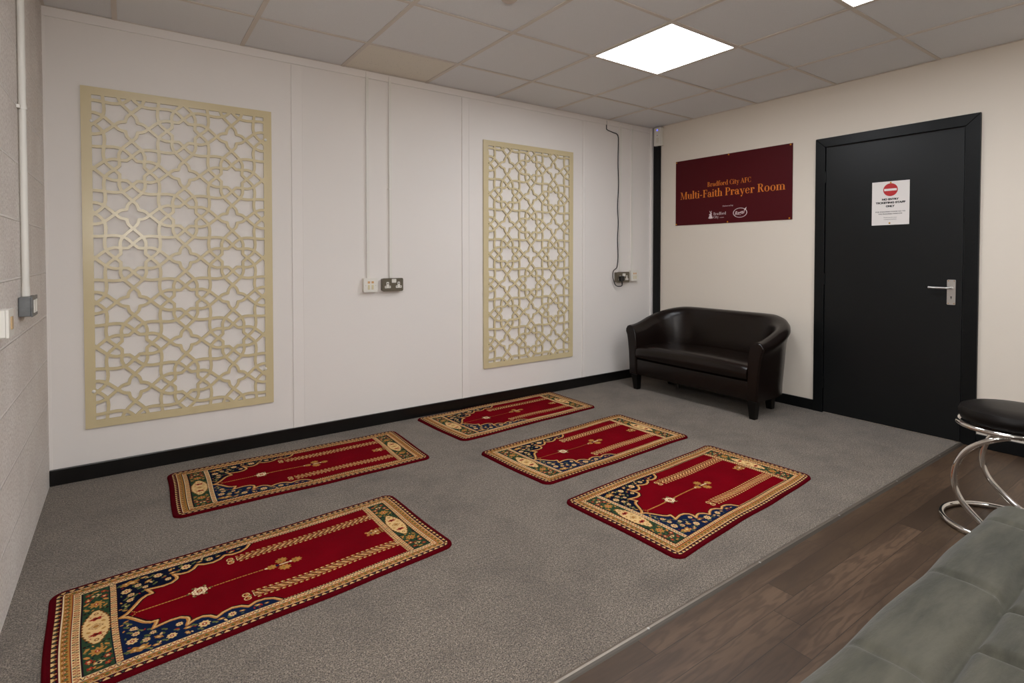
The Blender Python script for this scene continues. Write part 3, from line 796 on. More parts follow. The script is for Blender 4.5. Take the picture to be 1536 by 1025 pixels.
# ------------------------------------------------------------------ prayer rugs
RW, RL = .60, 1.22
COL = {k: np.array(lin(v)) for k, v in dict(red='69030f', edge='48050e', cream='d2ae78', gold='a5753a', tan='b67c40', navy='0e1224', blue='141f3a',
       green='2c402b', dk='2a1214', brown='74431e', leaf='6d6a3a', rust='8f2c22', pale='e3cda6', olive='58603a').items()}
def rug_paint(S, T):
    n = S.shape; col = np.empty(n + (3,)); col[:] = COL['red']
    V = T - RW/2; A = np.abs(V)
    def put(mask, c):
        col[mask] = COL[c] if isinstance(c, str) else c
    def win(cx, cy, r):
        return None
    def disc(cx, cy, rx, c, ry=None, rot=0., lobes=0, amp=0.):
        ry = ry or rx; R = max(rx, ry) * 1.3
        i = np.nonzero((np.abs(S - cx) < R) & (np.abs(V - cy) < R))
        dx, dy = S[i] - cx, V[i] - cy; cr, sr = math.cos(rot), math.sin(rot)
        u, v = (dx*cr + dy*sr)/rx, (-dx*sr + dy*cr)/ry
        q = np.hypot(u, v)
        if lobes: q = q / (1 + amp*np.cos(lobes*np.arctan2(v, u)))
        m = q < 1; col[i[0][m], i[1][m]] = COL[c]
    def sym(f, cx, cy, *a, **k):
        f(cx, cy, *a, **k)
        if abs(cy) > 1e-6:
            if 'rot' in k: k = dict(k); k['rot'] = -k['rot']
            f(cx, -cy, *a, **k)
    def inpoly(P, Sx, Vx):
        m = np.zeros(Sx.shape, bool); k = len(P)
        for a in range(k):
            x0, y0 = P[a]; x1, y1 = P[(a+1) % k]
            if y0 == y1: continue
            c = ((y0 > Vx) != (y1 > Vx)) & (Sx < (x1-x0)*(Vx-y0)/(y1-y0)+x0); m ^= c
        return m
    def stroke(P, w, c, both=True):
        pa = np.array(P)
        x0, x1 = pa[:, 0].min()-w, pa[:, 0].max()+w; y0, y1 = pa[:, 1].min()-w, pa[:, 1].max()+w
        B = A if both else V
        i = np.nonzero((S > x0) & (S < x1) & (B > y0) & (B < y1)); s, v = S[i], B[i]; d = np.full(s.shape, 9.)
        for (a0, b0), (a1, b1) in zip(P[:-1], P[1:]):
            dx, dy = a1-a0, b1-b0; t = np.clip(((s-a0)*dx+(v-b0)*dy)/(dx*dx+dy*dy+1e-12), 0, 1)
            d = np.minimum(d, np.hypot(s-a0-t*dx, v-b0-t*dy))
        m = d < w/2; col[i[0][m], i[1][m]] = COL[c]
    # ---- interior ground
    I0, I1, IV = .085, RL-.072, .2275
    # navy spandrels and arch
    arch = [(.180, 0), (.197, .010), (.214, .034), (.236, .070), (.252, .084), (.268, .086), (.262, .104), (.254, .121), (.275, .116), (.300, .112), (.325, .116), (.342, .132),
            (.343, .148), (.335, .170), (.356, .158), (.378, .156), (.396, .168), (.410, .190), (.432, .176), (.458, .170), (.482, .178), (.500, .196), (.525, .184), (.552, .186), (.575, .200), (.592, .226)]
    navy = (S > .175) & (S < .60) & (A < IV)
    P = [(x, y) for x, y in arch] + [(.592, .30), (.9, .30), (.9, -.01), (.18, -.01)]
    field = inpoly(P, S, A)
    put(navy & ~field & (V < 0), 'navy'); put(navy & ~field & (V >= 0), 'blue')  # pile-direction shading painted in: half towards the back wall darker, other half bluer
    # flowers in the spandrels
    for (s, v, r) in ((.200, .150, .0135), (.292, .196, .0125), (.376, .198, .0150), (.232, .168, .0100), (.212, .118, .0095), (.318, .150, .0090), (.452, .203, .0110), (.208, .086, .0090), (.252, .142, .0080)):
        for sg in (-1, 1):
            if s + r > .59: continue
            disc(s, sg*v, r, 'cream', lobes=8, amp=.13); disc(s, sg*v, r*.45, 'rust'); disc(s, sg*v, r*.2, 'pale')
    for (s, v, r, ro) in ((.207, .200, .022, .4), (.218, .198, .018, -.5), (.262, .176, .012, .7), (.335, .185, .011, .2), (.330, .210, .010, 1.2), (.420, .206, .009, .2), (.480, .205, .008, .3), (.525, .206, .010, .1), (.252, .212, .010, .2), (.550, .212, .007, 0)):
        for sg in (-1, 1):
            disc(s, sg*v, r, 'gold', ry=r*.55, rot=ro*sg, lobes=6, amp=.16); disc(s, sg*v, r*.4, 'cream', ry=r*.3)
    for (s, v) in ((.190, .065), (.196, .100), (.222, .105), (.235, .145), (.278, .145), (.245, .118), (.305, .172), (.350, .182), (.272, .203), (.400, .208), (.232, .215), (.190, .040), (.198, .052), (.360, .214)):
        for sg in (-1, 1):
            disc(s, sg*v, .0065, 'olive', ry=.004, rot=.6*sg); disc(s+.006, sg*(v+.006), .004, 'leaf')
    rr_ = random.Random(11)
    for _ in range(130):
        s, v = rr_.uniform(.180, .57), rr_.uniform(.03, .222); c = rr_.choice(['olive', 'leaf', 'gold', 'cream', 'rust', 'tan', 'olive']); rad = rr_.uniform(.0022, .0050); ro = rr_.uniform(0, 3)
        if inpoly(P, np.array([s-.012]), np.array([v]))[0] or inpoly(P, np.array([s+.012]), np.array([v-.008]))[0]: continue
        for sg in (-1, 1):
            if A[int(round(s/RL*(n[0]-1))), int(round((RW/2+sg*v)/RW*(n[1]-1)))] > 0:
                q = col[int(round(s/RL*(n[0]-1))), int(round((RW/2+sg*v)/RW*(n[1]-1)))]
                if q.max() < .06: disc(s, sg*v, rad*1.6, c, ry=rad*.8, rot=ro*sg)
    # arch outline
    stroke([(x+.0035, y-.003) for x, y in arch], .0125, 'dk'); stroke(arch, .0105, 'tan'); stroke([(x+.002, y-.002) for x, y in arch], .0032, 'cream')
    put((S > .592) & (A > .226) & (A < IV), 'red')
    # cream end band next to navy
    def zig(mask, d0, d1, pos, along, per=.0125):
        """cream band with dark zigzag"""
        put(mask, 'cream')
        u = np.abs((along/per) % 1 - .5)*2; dd = (pos-d0)/(d1-d0)
        put(mask & (np.abs(u-dd) < .20), 'rust')
        k = np.floor(along/per).astype(int) % 3 == 0
        put(mask & (np.abs(u-dd) < .20) & k, 'navy')
        put(mask & ((dd < .07) | (dd > .93)), 'pale')
    # dashed chain, rosette, leaf sprays
    ds = (np.abs(V) < .0021) & (S > .226) & (S < .602) & (((S-.226)/.0088) % 1 < .80)
    put(ds, 'tan')
    for sg in (-1, 1):
        for k in range(4): disc(.222-.0052*k, sg*.0062*k, .0024, 'tan')
    for k in range(8):
        a = k*PI/4+.3; disc(.395+.0165*math.cos(a), .0165*math.sin(a), .0075, 'pale')
        disc(.395+.0165*math.cos(a), .0165*math.sin(a), .0024, 'rust')
    disc(.395, 0, .0085, 'rust'); disc(.395, 0, .0045, 'cream')
    for k in range(6):
        a = k*PI/3; disc(.395+.034*math.cos(a), .031*math.sin(a), .005, 'olive', ry=.0032, rot=a+.8); disc(.395+.030*math.cos(a+.2), .028*math.sin(a+.2), .0028, 'cream')
    def maple(s, v, r, ro):
        disc(s, v, r, 'gold', rot=ro, lobes=9, amp=.16, ry=r*.85); disc(s, v, r*.35, 'leaf', ry=r*.2, rot=ro)
        disc(s+r*.4*math.cos(ro), v+r*.4*math.sin(ro), r*.4, 'tan')
    maple(.622, .001, .0165, 0); maple(.660, -.026, .0195, -.5); maple(.660, .026, .0195, .5); maple(.706, 0, .0180, 0)
    put((np.abs(S-.664) < .016) & (A < .0028), 'pale'); put((np.abs(S-.664) < .016) & (A > .0045) & (A < .0062), 'gold')
    disc(.640, 0, .006, 'blue'); disc(.686, 0, .005, 'pale'); disc(.603, 0, .0045, 'pale')
    # vase plant
    put((S > 1.040) & (S < 1.047) & (A < .022), 'gold'); put((S > 1.0415) & (S < 1.0452) & (A < .020), 'leaf')
    for k in range(5):
        for q in range(-2, 3):
            s, v = 1.030-.0105*k, q*.0095*(1 - .06*k) + (.003 if k % 2 else -.002)
            if k == 4 and abs(q) > 1: continue
            disc(s, v, .0058, 'gold' if (k+q) % 3 else 'cream', ry=.0036, rot=.2*q)
    disc(1.0, 0, .0045, 'blue'); disc(.984, .012, .0058, 'tan', lobes=5, amp=.2); disc(.984, -.012, .0058, 'tan', lobes=5, amp=.2); disc(1.02, .0, .004, 'pale')
    # columns
    for sg in (-1, 1):
        c0, c1, vc = .530, 1.048, .137
        B = V - sg*vc; Ab = np.abs(B); on = (S > c0) & (S < c1)
        put(on & (Ab < .0120), 'navy'); put(on & (Ab < .0114), 'cream'); put(on & (Ab < .0098), 'rust'); put(on & (Ab < .0090), 'brown')
        ph = ((S - sg*B*1.2)/.0245) % 1
        put(on & (Ab < .0085) & (ph < .55), 'tan'); put(on & (Ab < .0070) & (ph > .16) & (ph < .28), 'pale'); put(on & (Ab < .0075) & (ph > .60) & (ph < .74), 'navy')
        put((S > c0) & (S < c0+.002) & (Ab < .0125), 'pale'); put((S > c1-.002) & (S < c1) & (Ab < .0125), 'pale')
        for q in (-1, 1):
            ph = ((S + q*.004)/.0192) % 1; Bq = B - q*.0212
            on2 = (S > c0) & (S < c1)
            put(on2 & (((ph-.5)/.36)**2 + ((Bq + q*(ph-.5)*.004)/.0048)**2 < 1), 'gold')
            put(on2 & (((ph-.42)/.13)**2 + (Bq/.0022)**2 < 1), 'pale')
        for s0 in (.510, 1.070):
            for q in (-1, 1):
                disc(s0, sg*vc + q*.0115, .0115, 'cream'); disc(s0, sg*vc + q*.0115, .0078, 'red'); disc(s0 + (.002 if s0 < .8 else -.002), sg*vc + q*.0115, .0042, 'tan')
            disc(s0 + (.010 if s0 < .8 else -.010), sg*vc, .005, 'leaf')
    # dentils round the red field
    m = (S > .600) & (S < RL-.170) & (A > .2235) & (A < .232) & ((S/.0105) % 1 < .68); put(m, 'olive')
    m2 = (S > .600) & (S < RL-.170) & (A > .2240) & (A < .232) & ((S/.0105) % 1 < .42); put(m2, 'cream')
    m = (S > RL-.170) & (S < RL-.162) & (A < IV) & ((T/.0105) % 1 < .6); put(m, 'cream')
    # end bands and green panels
    for (a0, a1, g0, g1) in ((.157, .175, .085, .157), (RL-.162, RL-.144, RL-.144, RL-.076)):
        mb = (S > a0) & (S < a1) & (A < IV); zig(mb, a0, a1, S, T)
        put((np.abs(S-a0) < .0009) & (A < IV), 'dk'); put((np.abs(S-a1) < .0009) & (A < IV), 'dk')
        mg = (S > g0) & (S < g1) & (A < IV); put(mg, 'green')
        put(mg & ((S-g0 < .002) | (g1-S < .002)), 'navy')
        gc = (g0+g1)/2; hw_ = (g1-g0)/2
        # big cartouche
        i = np.nonzero((np.abs(S-gc) < hw_*1.05) & (A < .11)); ds_, dv = S[i]-gc, V[i]
        prof = np.interp(np.abs(dv), [0, .03, .055, .074, .086, .094], [1, .97, .74, .46, .30, 0]) * hw_*.90
        prof = prof + .0016*np.cos(np.abs(dv)/.0075*PI)
        for grow, cc in ((.0035, 'brown'), (0, 'cream'), ):
            m_ = (np.abs(ds_) < prof+grow*(prof > 0)) & (np.abs(dv) < .091+grow); col[i[0][m_], i[1][m_]] = COL[cc]
        for sg in (-1, 1):
            disc(gc, sg*.044, .017, 'rust', ry=.0085, lobes=7, amp=.25); disc(gc, sg*.044, .007, 'dk', ry=.003)
            disc(gc, sg*.073, .0062, 'brown'); disc(gc, sg*.073, .0034, 'cream')
            disc(gc-.018, sg*.022, .0062, 'gold', ry=.0035, rot=.6*sg); disc(gc+.018, sg*.022, .0062, 'gold', ry=.0035, rot=-.6*sg)
            disc(gc-.014, sg*.060, .0025, 'rust'); disc(gc+.014, sg*.060, .0025, 'rust')
            # flower sprays beyond the cartouche
            disc(gc, sg*.133, .0170, 'gold', lobes=8, amp=.22); disc(gc, sg*.133, .006, 'rust'); disc(gc, sg*.133, .0022, 'pale')
            for q in (-1, 1):
                disc(gc+q*.023, sg*.112, .0085, 'gold', ry=.0042, rot=.9*q*sg); disc(gc+q*.025, sg*.150, .0090, 'tan', ry=.0045, rot=-.8*q*sg)
                disc(gc+q*.021, sg*.172, .0085, 'rust', lobes=6, amp=.2); disc(gc+q*.021, sg*.172, .0040, 'cream')
                disc(gc+q*.020, sg*.205, .0070, 'rust', lobes=5, amp=.2); disc(gc+q*.020, sg*.205, .0030, 'gold')
                disc(gc+q*.027, sg*.126, .0035, 'olive'); disc(gc+q*.012, sg*.160, .0030, 'navy'); disc(gc+q*.028, sg*.093, .0040, 'dk')
            disc(gc, sg*.190, .0120, 'cream', ry=.0065, lobes=5, amp=.25); disc(gc, sg*.190, .0045, 'navy')
            disc(gc, sg*.215, .0090, 'gold', ry=.004)
        rg_ = random.Random(5)
        for _ in range(60):
            ds2, v = rg_.uniform(-.031, .031), rg_.uniform(.02, .222); c = rg_.choice(['olive', 'gold', 'rust', 'navy', 'tan', 'dk'])
            for sg in (-1, 1):
                q = col[int(round((gc+ds2)/RL*(n[0]-1))), int(round((RW/2+sg*v)/RW*(n[1]-1)))]
                if abs(q - COL['green']).max() < .004: disc(gc+ds2, sg*v, .0042, c, ry=.0024, rot=rg_.uniform(0, 3))
        # diamond chain in the middle
        for q, cc in ((.0155, 'brown'), (.0130, 'cream'), (.0085, 'brown'), (.0062, 'gold')):
            i2 = np.nonzero((np.abs(S-gc) < .02) & (A < .03)); m_ = (np.abs(S[i2]-gc)/1.25 + np.abs(V[i2])) < q; col[i2[0][m_], i2[1][m_]] = COL[cc]
    # ---- borders
    dS = np.minimum(S, RL-S); dT = np.minimum(T, RW-T)*(.085/.0725)
    d = np.minimum(dS*np.where(S > RL/2, .085/.076, 1.), dT); along = np.where(dS*np.where(S > RL/2, .085/.076, 1.) < dT, T, S)
    put(d < .085, 'dk')
    mb = (d > .0635) & (d < .082); zig(mb, .0635, .082, d, along, .0130)
    mg = (d > .038) & (d < .060); put(mg, 'gold')
    ph = (along/.0235) % 1; dd = (d-.049)
    put(mg & (np.abs(dd - .0055*np.sin(2*PI*ph)) < .0022), 'brown')
    put(mg & (((ph-.25)*.0235)**2 + (dd+.002)**2 < .0042**2), 'cream'); put(mg & (((ph-.25)*.0235)**2 + (dd+.002)**2 < .0026**2), 'rust')
    put(mg & (((ph-.75)*.0235)**2 + (dd-.002)**2 < .0045**2), 'olive'); put(mg & (((ph-.5)*.0235)**2 + dd**2 < .0018**2), 'rust')
    put((d > .0365) & (d < .0385), 'pale'); put((d > .0600) & (d < .0620), 'rust')
    mt = (d > .0175) & (d < .0365); put(mt, 'edge'); 
    ph = (along/.0240) % 1; dd = (d-.0265)
    put(mt & (np.abs(ph-.5) < .30 - (dd+.004)*26) & (np.abs(dd) < .0062), 'cream')
    put(mt & (np.abs(ph-.5) < .12) & (dd > .000) & (dd < .005), 'gold')
    php = (ph + .5) % 1
    put(mt & (((php-.5)/.20)**2 + (dd/.0062)**2 < 1), 'navy'); put(mt & (((php-.5)/.08)**2 + (dd/.003)**2 < 1), 'olive')
    put(d < .0175, 'edge'); put(d < .010, COL['edge']*.85 + COL['red']*.15)
    return col

def rug_material():
    g = NT('woven_rug_pile'); o = g.tc.outputs['Object']
    a = g.n('ShaderNodeAttribute', attribute_name='pile'); a.attribute_type = 'GEOMETRY'
    f = g.noise(o, 600, 2, .7); b = g.noise(o, 7, 3)
    k = g.math('MULTIPLY', g.range(f, .3, .7, .80, 1.2), g.range(b, .3, .7, .86, 1.12))
    v = g.n('ShaderNodeVectorMath', {0: a.outputs['Color'], 'Scale': k}, operation='SCALE')
    g.set('Base Color', v.outputs[0]); g.set('Roughness', .9); g.set('Specular IOR Level', .02)
    g.bump(f, .7, .0025)
    return g.m
M_rug = rug_material()

def rug(label, corners, step, seed, cr=.045, H=.009):
    """corners TL, TR, BR, BL on the carpet (world x,y). One dense woven slab."""
    ns, nt = int(RL/step)+1, int(RW/step)+1
    s = np.linspace(0, RL, ns); t = np.linspace(0, RW, nt); S, Tt = np.meshgrid(s, t, indexing='ij')
    colr = rug_paint(S, Tt)
    # round the corners
    S2, T2 = S.copy(), Tt.copy()
    cx = np.clip(S, cr, RL-cr); cy = np.clip(Tt, cr, RW-cr); dx, dy = S-cx, Tt-cy; rr = np.hypot(dx, dy)
    mx = np.maximum(np.abs(dx), np.abs(dy)); k = np.where(rr > 1e-9, mx/np.maximum(rr, 1e-9), 1.)
    S2, T2 = cx+dx*k, cy+dy*k
    u, v = S2/RL, T2/RW
    TL, TR, BR, BL = [np.array(c) for c in corners]
    rnd = random.Random(seed); p = [rnd.uniform(0, 6.28) for _ in range(6)]
    X = (1-u)*(1-v)*TL[0]+u*(1-v)*TR[0]+u*v*BR[0]+(1-u)*v*BL[0]
    Y = (1-u)*(1-v)*TL[1]+u*(1-v)*TR[1]+u*v*BR[1]+(1-u)*v*BL[1]
    X = X + .0035*np.sin(v*6.5+p[0])*(1-np.abs(2*u-1)*.2); Y = Y + .0035*np.sin(u*9+p[1]) + .0015*np.sin(u*21+p[2])
    dist = np.minimum(np.minimum(S, RL-S), np.minimum(Tt, RW-Tt))
    e = np.clip(dist/.007, 0, 1); Z = .0006 + H*np.sqrt(1-(1-e)**2) + .0012*e*(np.sin(u*17+p[3])*np.sin(v*7+p[4]))
    co = np.stack([X, Y, Z], -1).reshape(-1, 3)
    org = np.array([co[:, 0].mean(), co[:, 1].mean(), 0.]); co = co - org
    idx = np.arange(ns*nt).reshape(ns, nt)
    q = np.stack([idx[:-1, :-1], idx[:-1, 1:], idx[1:, 1:], idx[1:, :-1]], -1).reshape(-1, 4)[:, ::1]
    me = bpy.data.meshes.new('prayer_rug')
    me.vertices.add(len(co)); me.vertices.foreach_set('co', co.ravel())
    nq = len(q); me.loops.add(nq*4); me.polygons.add(nq)
    me.loops.foreach_set('vertex_index', q.ravel().astype(np.int32))
    me.polygons.foreach_set('loop_start', (np.arange(nq)*4).astype(np.int32))
    try: me.polygons.foreach_set('loop_total', np.full(nq, 4, np.int32))
    except Exception: pass
    me.update(calc_edges=True)
    at = me.color_attributes.new('pile', 'FLOAT_COLOR', 'POINT')
    at.data.foreach_set('color', np.concatenate([colr.reshape(-1, 3), np.ones((len(co), 1))], 1).astype(np.float32).ravel())
    me.polygons.foreach_set('use_smooth', np.ones(nq, bool))
    if me.polygons[nq//2].normal.z < 0: me.flip_normals()
    o = link('prayer_rug', me, M_rug); o.location = org
    return tag(o, label, 'rug', 'red prayer rugs laid on the grey carpet')
rug('red prayer rug lying nearest the camera, its left end cut by the frame', [(.098, -1.150), (1.342, -1.084), (1.376, -1.664), (.134, -1.748)], .0016, 1)
rug('red prayer rug parallel to the skirting in front of the wide screen', [(.482, -.186), (1.735, -.208), (1.722, -.780), (.480, -.772)], .0020, 2)
rug('red prayer rug touching the skirting below the tall right screen', [(1.957, -.050), (3.212, -.004), (3.210, -.562), (2.000, -.640)], .0024, 3)
rug('red prayer rug in the middle of the three on the right', [(1.972, -.866), (3.206, -.792), (3.216, -1.396), (2.018, -1.440)], .0022, 4)
rug('red prayer rug closest to the threshold strip, front one of the right three', [(1.970, -1.612), (3.176, -1.552), (3.216, -2.158), (2.008, -2.240)], .0020, 5)

# ------------------------------------------------------------------ brown loveseat
def loveseat():
    R_ = thing('loveseat', 'dark brown faux leather tub loveseat with curved back, against the right wall', 'sofa', Matrix.Translation((0, 0, 0)))
    xf, xb = 3.872, 4.395           # arm front, back centre line
    yl, yr = -.318, -1.418          # centre lines of the arms at the base
    rc = .27
    path = []                        # (x, y, nx, ny, s) outward normal
    n1, na, nb = 12, 16, 18
    for k in range(n1): path.append((xf + (xb-rc-xf)*k/n1, yl, 0, 1))
    for k in range(na):
        a = PI/2*(1-k/na); path.append((xb-rc+rc*math.cos(a), yl-rc+rc*math.sin(a), math.cos(a), math.sin(a)))
    for k in range(nb): path.append((xb, yl-rc+(yr+rc-yl+rc)*k/nb, 1, 0))
    for k in range(na):
        a = -PI/2*k/na; path.append((xb-rc+rc*math.cos(a), yr+rc+rc*math.sin(a), math.cos(a), math.sin(a)))
    for k in range(n1+1): path.append((xb-rc-(xb-rc-xf)*k/n1, yr, 0, -1))
    # cumulative length
    s = [0]
    for a, b in zip(path[:-1], path[1:]): s.append(s[-1]+math.hypot(a[0]-b[0], a[1]-b[1]))
    tot = s[-1]
    bm = bmesh.new(); rings = []
    for (x, y, nx, ny), si in zip(path, s):
        m = min(si, tot-si)/ (tot/2)
        e = min(1, m/.62); e = e*e*(3-2*e)
        zt = .545 + (.690-.545)*e
        lean = .030 + .012*e
        z0 = .128
        prof = [(-.040, z0), (-.040, .30), (-.040, .40), (-.036+lean*.2, zt-.07), (-.030+lean*.4, zt-.030), (-.014+lean*.7, zt-.006), (.010+lean, zt+.002), (.034+lean, zt-.008), (.050+lean, zt-.032),
                (.052+lean, zt-.055), (.044+lean*.8, zt-.085), (.040+lean*.6, zt-.14), (.040+lean*.25, .32), (.040, .20), (.038, z0)]
        rings.append([bm.verts.new((x+nx*o_, y+ny*o_, z)) for o_, z in prof])
    mprof = len(rings[0])
    for a, b in zip(rings[:-1], rings[1:]):
        for k in range(mprof):
            j = (k+1) % mprof
            bm.faces.new((a[k], b[k], b[j], a[j]))
    bm.faces.new(rings[0]); bm.faces.new(rings[-1][::-1])
    bmesh.ops.recalc_face_normals(bm, faces=bm.faces)
    ends = [f for f in bm.faces if len(f.verts) > 6]
    bmesh.ops.bevel(bm, geom=[e for f in ends for e in f.edges], offset=.010, segments=3, affect='EDGES', clamp_overlap=True)
    bm_obj('shell', bm, M_leather, R_, smooth=True)
    # piped front faces of the arms
    # front rail
    yi0, yi1 = yl-.040, yr+.040
    bm = bmesh.new(); box(bm, xf+.010, 4.30, yi1, yi0, .128, .262); bm_obj('front_rail', bm, M_leather, R_, smooth=True, bevel=.008, seg=3)
    # seat cushion: crowned, with a plump rolled front edge that overhangs the rail
    bm = bmesh.new(); ny_ = 44; rows = []
    pr = [(4.33, .266), (xf+.030, .266), (xf+.004, .270), (xf-.012, .284), (xf-.020, .306), (xf-.020, .334), (xf-.010, .358), (xf+.010, .374), (xf+.045, .382), (xf+.12, .385), (xf+.25, .383), (xf+.38, .376), (4.33, .370)]
    for j in range(ny_+1):
        v = j/ny_; y = (yi0-.002) + (yi1-yi0+.004)*v
        cr = math.sin(PI*v)**.55; dip = math.exp(-((v-.50)/.03)**2)
        row = []
        for k, (x, z) in enumerate(pr):
            top = max(0, min(1, (z-.266)/.10)); fr = max(0, 1-(x-xf)/.06) if x < xf+.06 else 0
            row.append(bm.verts.new((x - .006*cr*fr + .010*(1-cr)*fr, y, z + (.012*cr - .012*(1-cr))*top)))
        rows.append(row)
    m_ = len(pr)
    for a_, b_ in zip(rows[:-1], rows[1:]):
        for k in range(m_): bm.faces.new((a_[k], a_[(k+1) % m_], b_[(k+1) % m_], b_[k]))
    bm.faces.new(rows[0]); bm.faces.new(rows[-1][::-1])
    bmesh.ops.recalc_face_normals(bm, faces=bm.faces)
    bm_obj('seat_cushion', bm, M_leather, R_, smooth=True)
    def leg(x, y, dx, dy):
        bm = bmesh.new(); a, b = .031, .021
        top = [(x-a, y-a), (x+a, y-a), (x+a, y+a), (x-a, y+a)]; bot = [(x+dx-b, y+dy-b), (x+dx+b, y+dy-b), (x+dx+b, y+dy+b), (x+dx-b, y+dy+b)]
        vt = [bm.verts.new((*p, .130)) for p in top]; vb = [bm.verts.new((*p, 0)) for p in bot]
        bm.faces.new(vt); bm.faces.new(vb[::-1])
        for k in range(4): bm.faces.new((vb[k], vb[(k+1) % 4], vt[(k+1) % 4], vt[k]))
        bm_obj('leg', bm, M_legw, R_, bevel=.003)
    leg(3.905, -.335, .0, -.010); leg(3.905, -1.412, .0, .0); leg(4.27, -.40, .02, .0); leg(4.25, -1.335, .01, .0)
    bm = bmesh.new(); cyl(bm, (3.93, -.75, .085), .016, .045, n=14); bm_obj('middle_foot', bm, M_legw, R_)
    return R_
loveseat()

# ------------------------------------------------------------------ chrome stool
ST = thing('stool', 'low round stool with black padded seat and curved chrome tube legs', 'stool', Matrix.Translation((3.33, -2.88, 0)))
def ring(name, cx, cy, z, r, tr, m=M_chrome):
    bm = bmesh.new(); tube(bm, [(cx+r*math.cos(2*PI*k/72), cy+r*math.sin(2*PI*k/72), z) for k in range(72)], tr, 14, closed=True)
    return bm_obj(name, bm, m, ST, smooth=True)
bs = ring('base_ring', 0, .008, .0125, .205, .0115)
ring('seat_ring', -.012, -.018, .440, .178, .0105)
yz = [(-.043, .431), (.001, .413), (.048, .383), (.089, .342), (.116, .288), (.126, .233), (.121, .180), (.098, .130), (.052, .080), (-.002, .036), (-.06, .014)]
for x in (-.186, .192):
    bm = bmesh.new(); tube(bm, smooth_path([(x + (.018 if k == 0 and x < 0 else (-.018 if k == 0 else 0)), y, z) for k, (y, z) in enumerate(yz)], 6), .0115, 14)
    bm_obj('leg', bm, M_chrome, ST, smooth=True)
bm = bmesh.new(); lathe(bm, [(0, .448), (.150, .448), (.168, .456), (.176, .475), (.176, .492), (.168, .508), (.145, .518), (.08, .523), (0, .524)], (-.012, -.018, 0), 64)
bm_obj('seat', bm, mat('black_vinyl_seat', '0e0a08', .42, spec=.2, noise=(8, .2), bump=(120, .1)), ST, smooth=True)
bm = bmesh.new(); cyl(bm, (-.012, -.018, .434), .135, .015, n=40); bm_obj('seat_base', bm, M_dark, ST)
bm = bmesh.new(); box(bm, -.185, .165, -.030, -.008, .430, .437); bm_obj('seat_support_bar', bm, M_chrome, ST, bevel=.002)
a_ = math.radians(150)
bm = bmesh.new(); tube(bm, [(.205*math.cos(a_)-.004, .008+.205*math.sin(a_), .004), (.205*math.cos(a_+.12)-.004, .008+.205*math.sin(a_+.12), .004)], .0035, 8)
bm_obj('rubber_pad', bm, mat('clear_rubber_pad', 'b8ad93', .4), ST)

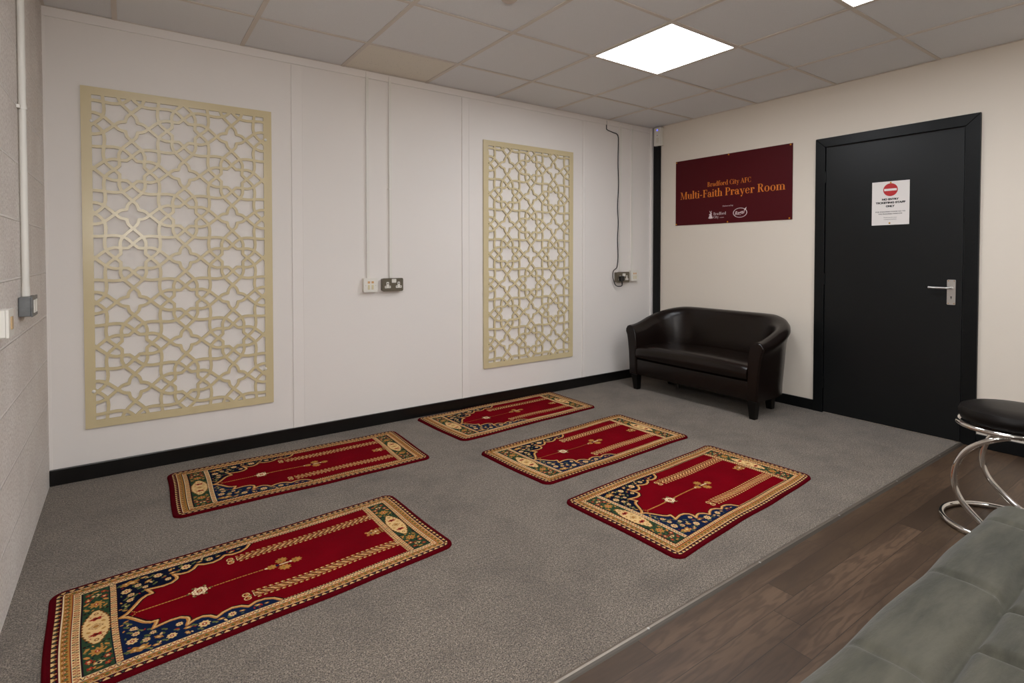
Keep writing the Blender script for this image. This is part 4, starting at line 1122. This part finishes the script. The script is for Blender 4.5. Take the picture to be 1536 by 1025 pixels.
# ------------------------------------------------------------------ grey velvet futon
def futon():
    F = thing('futon', 'grey velvet tufted futon seat filling the lower right corner', 'futon')
    x0, x1, yf, yb = .70, 2.425, -3.037, -3.905
    zt, th, rc = .425, .135, .060
    nx_, ny_ = 230, 118
    seams_y = [yf-.168-.200*k for k in range(5)]
    cross_front = [2.235-.405*k for k in range(5)]
    cross_in = [2.195-.1985*k for k in range(9)]
    bm = bmesh.new(); g = {}
    for i in range(nx_+1):
        for j in range(ny_+1):
            x = x0+(x1-x0)*i/nx_; y = yf+(yb-yf)*j/ny_
            # rounded rectangle remap at the corners
            cx, cy = min(max(x, x0+rc), x1-rc), min(max(y, yb+rc), yf-rc); dx, dy = x-cx, y-cy; r = math.hypot(dx, dy)
            if r > 1e-9:
                k = max(abs(dx), abs(dy))/r; x, y = cx+dx*k, cy+dy*k
            dd = min(x-x0, x1-x, yf-y, y-yb); dd = min(dd, rc - math.hypot(x-cx, y-cy)) if r > 1e-9 and (abs(dx) > 0 and abs(dy) > 0) else dd
            e = max(0, min(1, dd/.055)); z = zt - th*.62*(1-math.sqrt(max(0, 1-(1-e)**2)))
            # seams
            pr = 0.
            for sy in seams_y:
                w = .011; pr = max(pr, math.exp(-((y-sy+.002*math.sin(x*31))/w)**2)) if abs(y-sy) < .06 else pr
            infront = y > seams_y[0]
            for sx in (cross_front if infront else cross_in):
                if abs(x-sx) < .06:
                    q = math.exp(-((x-sx+.004*math.sin(y*40))/(.010))**2) * (.55 if infront else 1.)
                    if infront: q *= min(1, max(0, (yf-y)/.09))
                    pr = max(pr, q)
            # puffiness between seams
            ly = [yf]+seams_y; 
            for a, b in zip(ly[:-1], ly[1:]):
                if b <= y <= a: vv = (a-y)/(a-b); break
            else: vv = .5
            puff = .014*math.sin(PI*vv)**.7
            z += (puff - .020*pr)*e + .0022*e*math.sin(x*19+y*13)*math.sin(y*23-x*7)
            # waviness of the front edge
            if j == 0 or dd < .03: y += .004*math.cos(2*PI*(x-cross_front[0])/.405+PI)*(1-min(1, dd/.05))
            g[i, j] = bm.verts.new((x, y, z))
    for i in range(nx_):
        for j in range(ny_): bm.faces.new((g[i, j+1], g[i+1, j+1], g[i+1, j], g[i, j]))
    # sides and underside
    loop = [g[i, 0] for i in range(nx_+1)] + [g[nx_, j] for j in range(1, ny_+1)] + [g[i, ny_] for i in range(nx_-1, -1, -1)] + [g[0, j] for j in range(ny_-1, 0, -1)]
    prev = loop
    for dz, inset in ((.018, -.004), (.045, .0), (.066, .012), (.075, .03)):
        cur = [bm.verts.new((v.co.x+(((x0+x1)/2-v.co.x)/(x1-x0))*inset*2, v.co.y+(((yf+yb)/2-v.co.y)/(yf-yb))*inset*2, zt-th*.62-dz)) for v in loop]
        for k in range(len(loop)):
            k2 = (k+1) % len(loop); bm.faces.new((prev[k], prev[k2], cur[k2], cur[k]))
        prev = cur
    bm.faces.new(prev)
    bmesh.ops.recalc_face_normals(bm, faces=bm.faces)
    o = bm_obj('seat_cushion', bm, M_velvet, F); o.data.polygons.foreach_set('use_smooth', [True]*len(o.data.polygons))
    # stitched piping along one front cross seam row
    bm = bmesh.new(); box(bm, x0+.06, x1-.06, yb+.06, yf-.06, zt-th*.62-.105, zt-th*.62-.072); bm_obj('frame', bm, M_dark, F, bevel=.004)
    for x in (x0+.14, x1-.14):
        for y in (yf-.13, yb+.12):
            bm = bmesh.new(); cyl(bm, (x, y, 0), .013, zt-th*.62-.10, n=18, r2=.018); bm_obj('leg', bm, M_chrome, F, smooth=True)
    return F
futon()

# grey pouffe whose rounded corner just enters at the right edge
BN = thing('pouffe', 'small grey velvet pouffe, only its rounded corner showing at the right edge', 'pouffe', Matrix.Translation((2.83, -3.28, 0)))
bm = bmesh.new(); prism(bm, rrect(-.215, .20, -.22, .215, .06, 8), .450, .568); bm_obj('cushion', bm, M_velvet, BN, bevel=.03, seg=5, smooth=True)
for x in (-.10, .14):
    for y in (-.14, .08):
        bm = bmesh.new(); cyl(bm, (x, y, 0), .012, .452, n=16); bm_obj('leg', bm, M_chrome, BN, smooth=True)

# ------------------------------------------------------------------ camera, flash, world
cam = bpy.data.cameras.new('camera'); co = bpy.data.objects.new('camera', cam); C.objects.link(co)
yaw, pit = .61670, -.02092
f = Vector((math.sin(yaw)*math.cos(pit), math.cos(yaw)*math.cos(pit), math.sin(pit)))
r_ = f.cross(Vector((0, 0, 1))).normalized(); u_ = r_.cross(f)
M = Matrix(((r_.x, u_.x, -f.x, .32879), (r_.y, u_.y, -f.y, -3.52251), (r_.z, u_.z, -f.z, 1.15070), (0, 0, 0, 1)))
co.matrix_world = M
cam.sensor_fit = 'HORIZONTAL'; cam.sensor_width = 36; cam.lens = 36*814.033/1536
cam.shift_y = -112.190/1536; cam.shift_x = 0; cam.clip_start = .05
bpy.context.scene.camera = co

fl = bpy.data.lights.new('camera_flash', 'AREA'); fl.shape = 'DISK'; fl.size = .06; fl.energy = 16; fl.color = (1, .97, .93)
fo = bpy.data.objects.new('camera_flash', fl); C.objects.link(fo)
fo.location = (.385, -3.54, 1.42); fo.rotation_euler = Vector((-.50, -.83, .06)).to_track_quat('Z', 'Y').to_euler()

w = bpy.data.worlds.new('world'); bpy.context.scene.world = w; w.use_nodes = True
w.node_tree.nodes['Background'].inputs[0].default_value = (.6, .62, .65, 1); w.node_tree.nodes['Background'].inputs[1].default_value = .02
sc = bpy.context.scene
sc.view_settings.view_transform = 'Standard'; sc.view_settings.look = 'None'; sc.view_settings.gamma = 1
sc.view_settings.exposure = 0.0; sc.view_settings.use_curve_mapping = False
